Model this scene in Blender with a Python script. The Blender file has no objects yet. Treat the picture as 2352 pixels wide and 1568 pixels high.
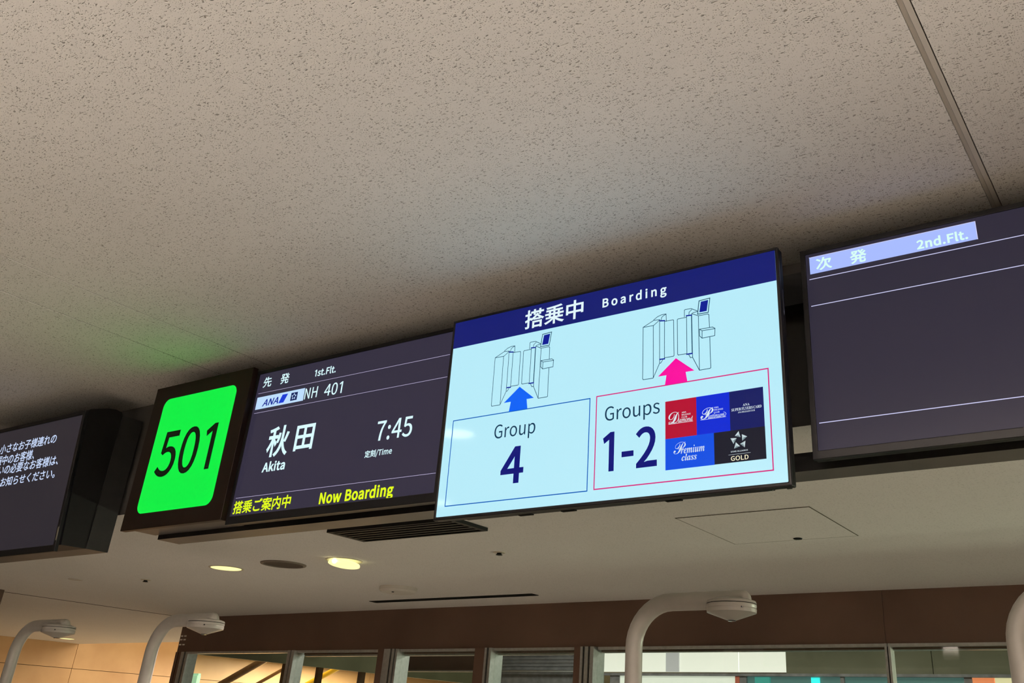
import bpy, bmesh, math, json
from mathutils import Matrix, Vector
scene = bpy.context.scene
COL = scene.collection
EYE = 1.6                                   # camera height above the floor


def lin(r, g, b):
    f = lambda v: (v / 255) / 12.92 if v <= 10 else ((v / 255 + .055) / 1.055) ** 2.4
    return (f(r), f(g), f(b), 1.0)


# ------------------------------------------------------------------ camera
cam = bpy.data.cameras.new('camera')
cam.sensor_width = 36.0
cam.lens = 2141.04 / 2352 * 36.0
cam.shift_x = -(1379.667 - 1176) / 2352
cam.shift_y = (612.758 - 784) / 2352
cam.clip_start = .05
cam.clip_end = 100
cam_ob = bpy.data.objects.new('camera', cam)
R = ((0.85044291, 0.52455851, 0.03981487), (-0.20705705, 0.40334441, -0.89131401), (-0.48360546, 0.74976773, 0.45163494))
M = Matrix(((R[0][0], -R[1][0], -R[2][0], 0), (R[0][1], -R[1][1], -R[2][1], 0), (R[0][2], -R[1][2], -R[2][2], EYE), (0, 0, 0, 1)))
cam_ob.matrix_world = M
COL.objects.link(cam_ob)
scene.camera = cam_ob

# ------------------------------------------------------------------ world, exposure
world = bpy.data.worlds.new('world')
scene.world = world
world.use_nodes = True
world.node_tree.nodes['Background'].inputs[0].default_value = (1.0, .86, .72, 1)
world.node_tree.nodes['Background'].inputs[1].default_value = .02
scene.view_settings.view_transform = 'Standard'
scene.view_settings.look = 'None'
scene.view_settings.gamma = 1
scene.view_settings.use_curve_mapping = False
scene.view_settings.exposure = 0.0
scene.cycles.max_bounces = 8
scene.cycles.diffuse_bounces = 5
scene.cycles.use_denoising = True
scene.cycles.sample_clamp_indirect = 6

# ------------------------------------------------------------------ lights of the place and added lamps


def area(name, loc, aim, sx, sy, watt, col):
    l = bpy.data.lights.new(name, 'AREA')
    l.shape = 'RECTANGLE'; l.size = sx; l.size_y = sy; l.energy = watt; l.color = col
    o = bpy.data.objects.new(name, l)
    o.location = (loc[0], loc[1], loc[2] + EYE)
    d = Vector(aim)
    o.rotation_euler = d.to_track_quat('-Z', 'Y').to_euler()
    COL.objects.link(o)
    return o


def spot(name, loc, watt, col, angle=100, r=.05):
    l = bpy.data.lights.new(name, 'SPOT')
    l.energy = watt; l.color = col; l.spot_size = math.radians(angle); l.spot_blend = .6; l.shadow_soft_size = r
    o = bpy.data.objects.new(name, l)
    o.location = (loc[0], loc[1], loc[2] + EYE)
    COL.objects.link(o)
    return o


WARM = (1.0, .83, .73)
# added fill lamp, unseen; its lip is shaped to cut light before the screens
area('added_ceiling_fill', (2.0, -3.3825, .902), (0, 0, 1), 8.8, .087, 7100, (1.0, .85, .755))
# daylight behind the glazed front, off to the right: it comes in low under the fascia
area('corridor_daylight', (2.2, 10.0, -.42), (-.35, -1, .12), 5.0, .05, 400, (.93, 1.0, .74))
# weak daylight through the opening in the right-hand wall
area('side_daylight', (5.28, 4.3, -.45), (-1, 0, .02), 3.4, .8, 45, (1.0, .97, .80))
# added unseen lamps that brighten the timber wall and the rooms behind the glass
area('added_timber_fill', (-10.2, 9.0, 1.62), (-.75, 0, -.55), 2.5, 1.2, 140, (1.0, .82, .58))
area('added_hall_fill', (-11.0, 11.9, .908), (0, 0, -1), 3.4, 1.9, 850, (1.0, .86, .66))
area('added_corridor_fill', (-3.5, 7.1, .91), (0, 0, -1), 5.0, .5, 30, (1.0, .97, .88))
DL = [(-5.345, 4.01), (-4.33, 4.05), (.55, 4.03), (1.57, 4.03)]
for dx, dy in DL:
    spot('downlight_lamp', (dx, dy, .84), 225 if dx < 0 else 50, WARM, 125)
spot('downlight_lamp', (-12.66, 7.34, .84), 12, WARM, 125)
spot('downlight_lamp', (-8.9, 6.2, .84), 35, WARM, 125)

# outlines of the characters written on the screens: char|advance|spline|...
GLYPHS = """
-|121|0 8 16 86 30 0 -30 0 106 86 0 8 0 -8 106 110 -30 0 30 0 16 110 0 -8
.|97|-13 0 49 -5 12 0 0 -15 72 20 0 14 12 0 49 44 -13 0 0 14 26 20 0 -15
/|137|35 114 4 -63 8 0 -8 0 27 -63 35 114 -35 -114 132 278 -8 0 8 0 109 278 -35 -114
0|194|-49 0 97 -5 49 0 0 -89 177 129 0 89 49 0 97 261 -49 0 0 89 18 129 0 -89|29 0 97 21 -29 0 0 -75 48 129 0 75 -29 0 97 236 29 0 0 75 146 129 0 -75
1|178|0 74 88 0 11 0 -11 0 120 0 0 86 0 -86 120 257 -9 0 9 0 94 257 -20 -12 20 12 34 222 2 -8 -2 8 41 197 16 9 -16 -9 88 223 0 -74
2|194|0 6 15 0 54 0 -54 0 177 0 0 9 0 -10 177 28 -24 0 23 0 106 28 -13 0 13 1 64 25 60 57 0 -52 165 186 0 45 46 0 90 261 -33 0 21 22 14 224 6 -6 -7 6 33 206 14 17 -21 0 86 235 32 0 0 29 133 185 0 -45 81 70 15 19 0 -6
4|194|0 24 119 0 10 0 -10 0 149 0 0 24 0 -24 149 71 12 0 -11 0 183 71 0 8 0 -8 183 96 -11 0 12 0 149 96 0 54 0 -54 149 257 -12 0 12 0 114 257 -36 -55 36 55 7 92 0 -7 0 7 7 71 37 0 -37 0 119 71 0 -24|0 27 119 96 -26 0 27 0 40 96 20 29 -20 -29 99 184 7 12 -6 -13 119 222 1 0 -1 0 121 222 -1 -13 0 13 119 175 0 -26
5|194|-41 0 92 -5 43 0 0 -56 176 83 0 57 43 0 98 165 -15 0 11 6 60 155 2 25 -3 -24 67 229 32 0 -32 0 163 229 0 9 0 -9 163 257 -41 0 41 0 39 257 -3 -40 3 40 30 137 6 -4 -5 4 47 126 15 10 -17 0 90 141 32 0 0 36 143 83 0 -38 30 0 89 22 -30 0 14 -14 26 50 -6 -7 6 7 9 29 18 -17
7|194|5 97 69 0 11 0 -11 0 103 0 4 100 -60 -77 178 237 0 7 0 -7 178 257 -54 0 54 0 17 257 0 -9 0 9 17 229 42 0 -42 0 142 229 -51 -70
:|97|-13 0 49 137 12 0 0 -15 72 161 0 14 12 0 49 186 -13 0 0 14 26 161 0 -15|-13 0 49 -5 12 0 0 -15 72 20 0 14 12 0 49 44 -13 0 0 14 26 20 0 -15
A|213|29 86 1 0 11 0 -11 0 34 0 8 26 -8 -26 59 78 31 0 -32 0 153 78 8 -26 -8 26 177 0 12 0 -11 0 211 0 -29 86 29 -86 124 257 -12 0 12 0 88 257 -29 -86|26 0 67 104 4 13 -4 -14 79 144 10 29 -8 -30 105 230 1 0 0 0 106 230 9 -29 -9 29 132 144 4 -14 -4 13 145 104 -26 0
B|230|0 86 35 0 28 0 -27 0 117 0 57 0 0 -50 214 75 0 35 31 -6 162 137 0 0 0 0 162 138 24 8 0 -26 200 194 0 45 52 0 111 257 -25 0 26 0 35 257 0 -86|12 0 68 148 0 28 0 -28 68 231 13 0 -13 0 107 231 40 0 0 30 168 190 0 -26 44 0 106 148 -13 0|15 0 68 26 0 32 0 -33 68 123 15 0 -15 0 112 123 46 0 0 32 182 76 0 -34 45 0 112 26 -15 0
C|223|-64 0 132 -5 33 0 -21 -23 211 32 -6 7 6 -7 193 53 -17 -18 25 0 133 24 -49 0 0 -65 54 129 0 64 -48 0 134 233 23 0 -14 14 187 209 6 7 -5 -7 204 230 -14 16 31 0 134 261 -65 0 0 83 20 128 0 -83
D|241|0 86 35 0 22 0 -22 0 101 0 77 0 0 -81 220 129 0 82 79 0 99 257 -21 0 22 0 35 257 0 -86|9 0 68 27 0 68 0 -68 68 230 9 0 -10 0 97 230 60 0 0 65 187 129 0 -65 60 0 97 27 -10 0
E|206|0 86 35 0 51 0 -51 0 187 0 0 9 0 -10 187 28 -40 0 39 0 68 28 0 31 0 -31 68 121 32 0 -33 0 165 121 0 9 0 -9 165 149 -33 0 32 0 68 149 0 27 0 -27 68 229 38 0 -38 0 183 229 0 9 0 -9 183 257 -49 0 50 0 35 257 0 -86
F|193|0 86 35 0 11 0 -11 0 68 0 0 38 0 -38 68 115 32 0 -33 0 166 115 0 9 0 -10 166 143 -33 0 32 0 68 143 0 28 0 -29 68 229 38 0 -38 0 183 229 0 9 0 -9 183 257 -49 0 50 0 35 257 0 -86
G|241|-67 0 136 -5 35 0 -16 -17 215 25 0 36 0 -36 215 133 -28 0 28 0 131 133 0 -9 0 9 131 106 18 0 -19 0 186 106 0 -22 0 22 186 39 -11 -10 19 0 139 24 -55 0 0 -65 54 129 0 64 -52 0 139 233 26 0 -13 13 194 209 6 7 -6 -7 212 230 -15 15 36 0 138 261 -68 0 0 83 20 128 0 -83
H|255|0 86 35 0 11 0 -11 0 68 0 0 40 0 -40 68 121 39 0 -40 0 187 121 0 -40 0 40 187 0 11 0 -11 0 220 0 0 86 0 -86 220 257 -11 0 11 0 187 257 0 -36 0 36 187 149 -40 0 39 0 68 149 0 36 0 -36 68 257 -11 0 11 0 35 257 0 -86
I|103|0 86 35 0 11 0 -11 0 68 0 0 86 0 -86 68 257 -11 0 11 0 35 257 0 -86
L|190|0 86 35 0 49 0 -48 0 180 0 0 9 0 -10 180 28 -37 0 37 0 68 28 0 76 0 -77 68 257 -11 0 11 0 35 257 0 -86
M|284|0 86 35 0 10 0 -9 0 64 0 0 47 0 -47 64 142 0 22 2 -23 60 218 1 0 -1 0 62 218 7 -20 -7 20 82 159 17 -44 -16 44 131 26 7 0 -8 0 153 26 16 44 -16 -44 201 159 7 20 -7 -20 222 218 0 0 0 0 223 218 -2 -23 0 22 219 142 0 -47 0 47 219 0 10 0 -10 0 249 0 0 86 0 -86 249 257 -13 0 13 0 210 257 -16 -46 16 46 161 119 -6 -17 7 18 143 66 0 0 0 0 142 66 -6 18 7 -17 123 119 -16 46 17 -46 74 257 -13 0 13 0 35 257 0 -86
N|253|0 86 35 0 11 0 -10 0 66 0 0 45 0 -45 66 135 0 27 1 -26 62 215 0 0 0 0 63 215 10 -18 -9 18 91 162 31 -54 -32 54 185 0 11 0 -11 0 218 0 0 86 0 -86 218 257 -10 0 10 0 187 257 0 -45 0 45 187 123 0 -26 -3 26 192 42 -1 0 0 0 190 42 -9 18 9 -18 162 95 -31 54 32 -54 68 257 -11 0 11 0 35 257 0 -86
O|260|-65 0 130 -5 64 0 0 -82 239 129 0 82 64 0 130 261 -65 0 0 82 20 129 0 -82|46 0 130 24 -46 0 0 -64 54 129 0 64 -46 0 130 233 46 0 0 64 206 129 0 -64
R|222|14 0 68 135 0 32 0 -31 68 230 14 0 -15 0 111 230 40 0 0 33 173 185 0 -34 40 0 111 135 -15 0|-21 36 176 0 12 0 -13 0 213 0 -22 37 22 -37 147 112 35 9 0 -40 205 185 0 53 52 0 116 257 -27 0 27 0 35 257 0 -86 0 86 35 0 11 0 -11 0 68 0 0 36 0 -36 68 109 15 0 -16 0 114 109 21 -36
S|209|-36 0 106 -5 54 0 0 -40 194 68 0 38 30 -13 141 137 -12 5 12 -6 104 153 -20 8 0 -25 62 196 0 22 -29 0 110 233 23 0 -16 15 168 209 6 7 -6 -7 185 230 -18 18 30 0 110 261 -47 0 0 40 29 193 0 -37 -24 11 81 127 12 -5 -13 6 118 111 24 -11 0 27 161 65 0 -24 34 0 107 24 -27 0 18 -20 36 56 -6 -8 6 8 17 33 22 -23
T|210|0 76 89 0 10 0 -11 0 121 0 0 76 0 -76 121 229 26 0 -26 0 199 229 0 9 0 -9 199 257 -63 0 63 0 11 257 0 -9 0 9 11 229 26 0 -26 0 89 229 0 -76
U|252|-52 0 126 -5 53 0 0 -83 218 106 0 50 0 -51 218 257 -10 0 11 0 187 257 0 -51 0 51 187 105 0 -62 34 0 126 24 -33 0 0 -62 67 105 0 51 0 -51 67 257 -11 0 11 0 34 257 0 -51 0 50 34 106 0 -83
a|197|-32 0 76 -5 23 0 -18 -15 139 23 0 0 0 0 140 23 1 -8 -1 8 143 0 9 0 -9 0 169 0 0 39 0 -39 169 117 0 47 47 0 103 195 -31 0 17 11 29 170 4 -7 -4 7 41 148 15 10 -22 0 98 168 31 0 0 25 137 120 -81 -9 0 42 21 49 0 -34|18 0 85 21 -19 0 0 -21 51 51 0 25 -64 -7 137 99 0 -18 0 18 137 46 -18 -16
d|217|-48 0 97 -5 23 0 -15 -14 155 22 0 0 -1 0 156 22 1 -7 -1 7 159 0 8 0 -9 0 185 0 0 93 0 -93 185 279 -11 0 10 0 153 279 0 -25 0 24 153 206 0 -11 0 11 154 173 -16 14 22 0 101 195 -44 0 0 62 19 95 0 -63|17 0 104 22 -33 0 0 -46 51 95 0 44 -30 0 106 168 16 0 -16 14 153 148 0 -33 0 34 153 48 -16 -17
e|194|-51 0 109 -5 26 0 -17 -11 172 15 -4 7 4 -7 160 36 -14 -9 18 0 113 21 -36 0 2 -41 50 88 42 0 -43 0 178 88 1 4 0 -7 179 106 0 54 49 0 103 195 -43 0 0 62 18 95 0 -63|34 0 49 110 4 38 -27 0 104 169 30 0 0 39 151 110 -34 0
g|197|-46 0 96 -88 59 0 0 -35 193 -22 0 32 44 0 126 23 -12 0 12 0 89 23 -26 0 0 -12 56 44 0 11 -7 -6 68 67 8 -4 -9 0 96 60 39 0 0 -40 166 126 0 17 9 -9 150 166 13 0 -13 0 189 166 0 8 0 -8 189 190 -22 0 22 0 123 190 -7 3 11 0 96 195 -38 0 0 42 25 127 0 -23 -13 10 50 76 0 0 0 0 50 75 -10 -7 0 16 29 39 0 -15 -10 6 46 8 0 -1 0 1 46 6 -18 -11 0 17 18 -37 0 -32|22 0 96 82 -22 0 0 -28 56 127 0 28 -22 0 96 172 23 0 0 28 137 127 0 -28|37 0 101 -65 -35 0 0 -21 46 -32 0 11 -14 -10 65 0 9 -2 -7 0 90 -3 11 0 -11 0 123 -3 25 0 0 18 161 -27 0 -20
i|96|0 63 32 0 11 0 -10 0 64 0 0 63 0 -63 64 190 -10 0 11 0 32 190 0 -63|-12 0 48 229 13 0 0 -13 70 251 0 12 13 0 48 271 -12 0 0 12 27 251 0 -13
k|193|0 93 32 0 11 0 -11 0 64 0 0 17 0 -17 64 50 12 14 -11 -14 99 92 19 -31 -18 31 155 0 12 0 -12 0 190 0 -24 38 24 -37 118 113 21 26 -21 -25 181 190 -12 0 12 0 146 190 -27 -33 27 33 65 90 0 0 0 0 64 90 0 63 0 -63 64 279 -11 0 11 0 32 279 0 -93
l|99|-24 0 66 -5 9 0 -4 -1 84 -2 -1 8 1 -8 80 23 -4 -1 2 0 73 22 -5 0 0 -10 64 36 0 81 0 -81 64 279 -10 0 11 0 32 279 0 -81 0 80 32 38 0 -27
m|324|0 63 32 0 11 0 -10 0 64 0 0 46 0 -46 64 138 18 20 -14 0 112 167 24 0 0 36 147 116 0 -39 0 39 147 0 11 0 -10 0 179 0 0 46 0 -46 179 138 18 20 -14 0 227 167 24 0 0 36 263 116 0 -39 0 39 263 0 10 0 -10 0 294 0 0 40 0 -40 294 120 0 49 39 0 237 195 -23 0 20 21 174 159 -8 22 30 0 121 195 -22 0 17 19 62 162 0 0 0 0 62 162 -1 10 2 -9 58 190 -8 0 9 0 32 190 0 -63
n|214|0 63 32 0 11 0 -10 0 64 0 0 46 0 -46 64 138 19 19 -19 0 116 167 25 0 0 36 152 116 0 -39 0 39 152 0 11 0 -10 0 184 0 0 40 0 -40 184 120 0 49 40 0 126 195 -26 0 18 19 62 162 0 0 0 0 62 162 -1 10 2 -9 58 190 -8 0 9 0 32 190 0 -63
o|212|-46 0 106 -5 47 0 0 -63 194 95 0 63 47 0 106 195 -46 0 0 63 18 95 0 -63|33 0 106 22 -33 0 0 -44 51 95 0 44 -33 0 106 168 33 0 0 44 161 95 0 -44
p|217|0 90 32 -80 11 0 -10 0 64 -80 0 21 0 -21 64 -16 0 11 1 -12 63 18 18 -15 -17 0 116 -5 43 0 0 -65 199 98 0 59 49 0 123 195 -22 0 17 14 62 168 0 0 0 0 62 168 -1 7 2 -7 58 190 -8 0 9 0 32 190 0 -90|31 0 111 22 -13 0 17 -15 64 42 0 33 0 -33 64 142 19 17 -16 0 115 168 36 0 0 42 165 98 0 -47
r|136|0 63 32 0 11 0 -10 0 64 0 0 41 0 -41 64 122 13 32 -16 0 112 166 8 0 -7 2 131 163 2 9 -2 -9 137 191 -6 3 9 0 116 195 -21 0 14 25 62 155 0 0 0 0 62 155 -1 12 2 -11 58 190 -8 0 9 0 32 190 0 -63
s|164|-27 0 82 -5 45 0 0 -31 151 52 0 36 28 -11 93 110 -21 8 0 -18 52 143 0 15 -25 0 88 170 16 0 -13 10 131 153 5 7 -5 -6 146 173 -14 12 24 0 87 195 -41 0 0 30 22 141 0 -32 -27 10 77 86 21 -8 0 19 120 50 0 -16 25 0 83 20 -23 0 16 -14 27 43 -6 -7 5 7 11 22 18 -15
t|132|-41 0 92 -5 12 0 -11 -3 127 2 -2 9 2 -8 121 27 -7 -3 7 0 99 21 -22 0 0 -23 70 58 0 35 0 -35 70 164 17 0 -17 0 121 164 0 9 0 -9 121 190 -17 0 17 0 70 190 0 18 0 -18 70 244 -9 0 9 0 43 244 -1 -18 1 18 40 190 -10 0 10 1 9 188 0 -8 0 8 9 164 10 0 -10 0 38 164 0 -35 0 35 38 59 0 -38
u|213|-40 0 88 -5 26 0 -18 -21 151 30 0 0 -1 0 152 30 0 -10 -1 10 154 0 9 0 -9 0 181 0 0 63 0 -63 181 190 -11 0 10 0 149 190 0 -45 0 45 149 55 -18 -22 20 0 97 23 -25 0 0 -36 62 74 0 38 0 -39 62 190 -11 0 11 0 29 190 0 -40 0 40 29 70 0 -49
w|281|-17 63 62 0 13 0 -12 0 99 0 9 34 -9 -34 126 102 5 18 -4 -19 139 157 1 0 0 0 141 157 5 -19 -5 17 154 103 9 -35 -9 34 181 0 13 0 -13 0 220 0 17 63 -17 -63 272 190 -11 0 10 0 241 190 -9 -37 9 37 213 80 -4 -18 4 18 202 27 -1 0 1 0 200 27 -5 18 4 -18 187 80 -10 37 10 -37 157 190 -11 0 10 0 126 190 -10 -37 10 37 96 80 -5 -18 4 18 83 27 0 0 0 0 82 27 -4 18 4 -18 70 80 -9 37 9 -37 42 190 -11 0 11 0 9 190 18 -63
、|350|-23 28 96 -20 8 7 -8 -7 119 1 -21 25 25 -20 41 78 -8 -6 8 7 18 58 25 -20
。|350|30 0 68 85 -29 0 0 30 15 32 0 -30 -29 0 68 -21 30 0 0 -30 121 32 0 30|20 0 68 -4 -19 0 0 -20 33 32 0 19 -19 0 68 68 20 0 0 19 104 32 0 -20
い|350|-1 -8 78 244 -11 1 11 0 44 245 2 -8 0 8 47 214 0 -20 -3 31 50 120 10 -90 -33 0 125 -3 23 0 -21 -60 191 77 -8 8 7 -9 169 102 -9 -35 18 0 125 30 -25 0 5 -58 78 127 -3 30 0 -22 75 210 0 10|31 -41 261 235 -10 -4 9 3 233 225 34 -41 -6 63 294 49 9 4 -9 -4 322 61 -5 59
お|350|25 -13 252 241 -4 -7 4 7 240 220 22 -12 -17 17 318 167 5 8 -5 -8 333 190 -18 14|-29 -14 114 98 0 -21 -1 20 115 36 0 -12 8 0 102 19 -13 0 0 -16 64 48 0 16|20 -3 42 217 1 -9 0 9 43 190 12 -1 -20 0 88 188 7 0 -10 0 114 189 0 -15 1 15 113 144 0 -7 0 6 113 124 -40 -18 0 29 37 47 0 -31 -28 0 110 -11 19 0 0 -33 140 32 0 25 0 -25 139 108 25 9 -26 0 215 121 34 0 0 29 276 76 0 -33 30 7 217 21 -13 -3 13 -1 176 19 3 -10 -4 10 186 -10 12 1 -16 -4 229 -5 48 12 0 -42 304 76 0 42 51 0 216 146 -23 0 26 8 139 133 0 4 0 -4 139 145 0 16 0 -16 139 192 26 3 -21 -4 213 204 0 10 0 -9 212 232 -20 -6 26 3 140 218 1 12 0 -13 141 256 1 8 -1 -7 144 280 -10 0 10 0 113 280 1 -6 0 7 114 255 0 -13 0 13 114 215 -10 -1 8 0 87 214 -13 0
く|350|-7 -6 246 258 -8 8 8 -8 221 282 -5 -7 7 7 201 258 -24 -24 27 22 97 170 -31 -27 -33 28 95 100 32 -26 -24 25 205 3 9 -9 -7 9 229 -23 9 8 -8 -7 254 0 -37 37 32 -26 123 113 -22 19 -21 -18 122 156 26 22 -23 -21 222 238 6 5
ご|350|25 -3 76 242 0 -10 0 9 76 214 28 -3 -36 0 169 210 32 0 -24 -2 263 214 0 10 0 -10 263 243 -25 -3 34 0 168 238 -35 0|-5 -14 90 101 -9 1 9 -1 62 104 -4 -14 0 18 54 55 0 -44 -71 0 167 -13 50 0 -25 -7 286 0 0 10 0 -10 286 30 -27 -9 48 0 166 16 -56 0 0 -27 83 61 0 13|9 -12 273 281 -7 -3 6 3 254 273 10 -13 -7 14 283 224 6 3 -6 -3 301 233 -7 14|10 -13 311 295 -6 -3 6 3 293 287 10 -13 -8 15 322 239 6 3 -6 -3 341 247 -7 13
さ|350|-10 -17 109 109 -9 2 9 -3 82 116 -10 -21 0 20 65 57 0 -47 -67 0 174 -15 39 0 -22 -4 264 -7 0 9 0 -9 265 21 -24 -6 36 0 175 12 -52 1 0 -34 93 61 0 16|52 -6 55 221 1 -9 0 9 56 193 55 -5 -42 -4 203 192 12 -29 -13 20 245 112 -12 2 20 -2 187 118 0 -8 1 8 185 94 25 -2 -17 4 270 85 4 6 -5 -6 284 104 -5 6 4 -7 269 123 -13 18 11 -27 229 195 24 3 -22 -6 302 209 -1 9 1 -9 299 237 -24 -8 25 3 221 220 -7 20 3 -16 204 279 -9 -1 10 1 175 276 3 -10 -2 8 183 248 4 -10 -4 10 194 217 -39 -3
せ|350|11 0 16 175 1 -10 -1 10 19 146 9 2 -11 -1 54 151 13 2 -13 -1 92 155 0 -35 0 15 92 68 2 -55 -80 0 182 -6 36 0 -23 -3 284 0 0 10 0 -10 285 29 -23 -4 38 0 181 21 -61 0 1 -38 119 72 -1 14 -1 -36 119 158 35 4 -36 -3 231 169 -1 -22 1 12 227 111 -1 -8 8 0 214 102 -8 0 11 -2 179 106 -1 -8 0 8 178 82 9 -1 -13 0 224 77 16 0 -3 -15 251 97 4 17 -1 -26 256 171 15 1 -10 0 295 173 9 0 -6 0 323 173 0 9 0 -9 323 200 -9 0 9 1 296 198 -13 -1 13 1 257 196 0 16 0 -17 257 245 1 7 -1 -6 259 270 -10 0 10 0 229 270 1 -6 0 7 231 244 0 -17 0 16 231 194 -37 -4 34 4 119 183 0 16 0 -16 119 231 0 11 0 -8 120 259 -10 0 10 0 90 259 1 -11 0 11 92 229 0 -16 0 16 92 181 -13 -1 13 1 52 177 -12 -1
だ|350|18 2 178 164 0 -9 0 8 178 138 21 2 -22 0 243 141 20 0 -17 3 301 137 1 9 0 -9 302 164 -19 2 20 0 242 167 -23 0|-3 -12 185 79 -9 1 8 -1 159 81 -4 -14 0 13 153 40 0 -35 -56 0 239 -12 25 0 -19 -2 306 -7 1 10 0 -10 307 22 -21 -5 23 0 239 15 -50 0 0 -16 180 47 0 9|9 -13 264 260 -6 -3 6 2 246 252 9 -14 -7 14 274 203 6 3 -6 -2 293 211 -7 15|9 -13 303 274 -6 -3 6 3 285 266 9 -13 -8 16 314 217 6 3 -7 -3 333 226 -7 13|11 0 67 212 -13 0 17 -2 25 215 0 -9 0 9 26 187 13 0 -16 0 67 186 9 0 -12 -1 99 187 -3 -13 3 11 90 150 -13 -50 21 36 31 -7 10 -4 -11 4 62 -18 18 39 -13 -50 116 143 4 15 -3 -16 127 190 25 3 -22 -6 200 202 0 9 0 -9 200 229 -21 -5 23 3 133 217 2 8 -1 -9 138 243 2 7 -2 -7 145 270 -12 1 11 -1 111 273 1 -7 1 10 110 244 -1 -7 2 12 105 214 -14 -1
な|350|-19 16 311 160 5 8 -5 -7 326 183 -16 13 25 -11 245 230 -5 -7 5 7 230 209 24 -11|-11 3 218 58 0 -5 0 5 218 42 0 -19 29 0 179 7 -27 0 0 -16 139 35 0 16 -26 0 182 63 12 0|-1 -15 241 170 -10 0 9 0 213 170 1 -25 -1 28 217 82 -11 2 12 0 183 85 -40 0 0 32 113 33 0 -35 -39 0 183 -18 43 0 0 -28 244 33 0 5 0 -5 244 48 22 -12 -15 14 300 7 5 8 -5 -8 315 31 -18 16 30 -11 243 75 -1 19 1 -19 240 132 0 13|-3 -13 158 278 -10 1 10 -1 127 281 -1 -19 5 20 116 220 -13 -1 12 0 77 218 -15 0 13 -2 34 221 1 -9 -1 8 36 195 13 -1 -13 0 77 194 10 0 -11 -1 108 195 -16 -41 29 34 33 64 9 -5 -9 4 60 50 28 38 -17 -49 136 197 23 4 -19 -5 200 210 0 9 0 -9 199 237 -18 -6 18 3 144 224 6 20
に|350|38 -6 160 236 0 -9 0 10 160 208 38 -4 -38 -4 304 208 0 10 0 -10 304 237 -35 -6|-3 -13 173 94 -8 1 9 -1 148 96 -4 -17 0 12 142 55 0 -33 -59 0 227 2 36 0 -22 -4 315 10 0 10 0 -10 314 39 -28 -6 32 0 227 30 -47 0 0 -16 168 62 0 9|-2 -6 93 263 -11 1 10 -1 62 266 0 -8 1 8 59 241 -4 -29 0 51 43 101 0 -47 -7 25 56 -12 9 1 -9 0 82 -10 -1 4 0 -3 81 2 -1 4 -1 -5 82 18 3 17 -9 -25 107 97 -5 3 5 -4 92 108 -6 -15 6 15 72 57 -2 17 0 -17 69 106 0 39 -7 -32 86 240 2 6
の|350|-68 -9 167 225 -4 -32 9 29 147 130 -18 -59 17 0 94 48 -16 0 0 -44 58 111 0 48|-5 -32 196 225 59 -5 0 52 289 124 0 -61 45 9 200 20 -8 -2 11 1 170 15 6 -9 -6 9 187 -11 83 11 0 -74 318 123 0 71 82 0 184 251 -86 0 0 76 31 109 0 -58 -31 0 93 15 33 0 -22 -72 175 124 10 33
は|350|-2 -6 89 268 -10 0 11 -1 58 270 0 -7 2 8 56 245 -4 -29 0 51 40 98 0 -48 -7 25 54 -13 8 1 -8 -1 78 -11 0 4 1 -3 77 1 0 4 -1 -5 79 17 3 17 -9 -24 104 94 -5 4 5 -3 89 105 -6 -14 6 16 69 54 -2 17 0 -17 66 103 0 39 -7 -33 83 244 1 6|-12 3 237 65 0 -4 0 4 237 53 0 -24 29 0 199 14 -25 0 0 -18 156 42 0 17 -26 0 201 70 13 0|-1 -7 262 270 -10 0 10 0 231 270 0 -6 0 6 232 248 0 -14 0 14 232 205 -11 0 11 0 199 204 -21 0 20 -2 140 207 0 -9 0 8 140 181 20 -2 -20 0 199 178 11 0 -11 0 232 179 0 -29 -1 27 236 89 -11 2 12 0 203 92 -46 0 0 30 131 39 0 -31 -47 0 204 -11 47 0 0 -29 264 46 0 2 0 -3 264 53 18 -10 -17 17 317 12 5 8 -6 -8 333 36 -19 16 29 -11 263 81 -1 29 0 -36 259 181 21 1 -20 -3 320 187 0 9 0 -9 320 214 -19 -3 21 2 259 206 0 17 0 -10 260 249 1 7
ら|350|30 -10 117 275 -2 -9 3 9 110 248 27 -7 -33 4 246 221 2 9 -2 -9 253 248 -31 2|-5 -24 110 211 -10 1 10 -2 80 215 -2 -37 7 32 62 72 9 -2 -8 2 88 66 2 6 -5 -6 99 84 24 29 -46 0 207 131 36 0 0 28 269 83 0 -48 111 -13 104 16 3 -9 -3 9 113 -12 130 -11 0 -63 298 82 0 41 54 0 209 155 -42 0 34 30 95 112 4 23
れ|350|0 8 103 252 -1 -11 0 11 101 219 -18 -3 12 0 50 213 -8 0 7 -1 28 213 1 -10 0 9 30 184 23 3 -23 -3 99 193 -1 -11 0 11 97 159 -18 -28 20 25 19 52 6 -8 -6 8 37 28 17 24 -17 -26 94 111 0 -5 1 5 93 97 0 -38 0 34 92 7 0 -5 1 6 91 -13 11 0 -10 0 122 -13 -1 6 0 -6 120 8 -2 31 0 -31 119 92 0 13 -1 -15 120 134 32 34 -29 0 223 201 18 0 0 21 251 172 0 -34 0 39 238 42 0 -29 -23 0 277 -2 23 0 -19 -19 341 27 -1 10 2 -10 336 57 -17 -19 16 0 284 28 -13 0 0 -12 265 49 0 36 0 -35 278 180 0 28 32 0 230 227 -36 0 27 25 122 168 0 6 -1 -7 124 188 5 9 -4 -7 139 213 -3 4 4 -4 129 225 0 0 1 0 127 224 3 25 -2 -9 134 277 -11 0 11 0 101 278 2 -9
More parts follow.
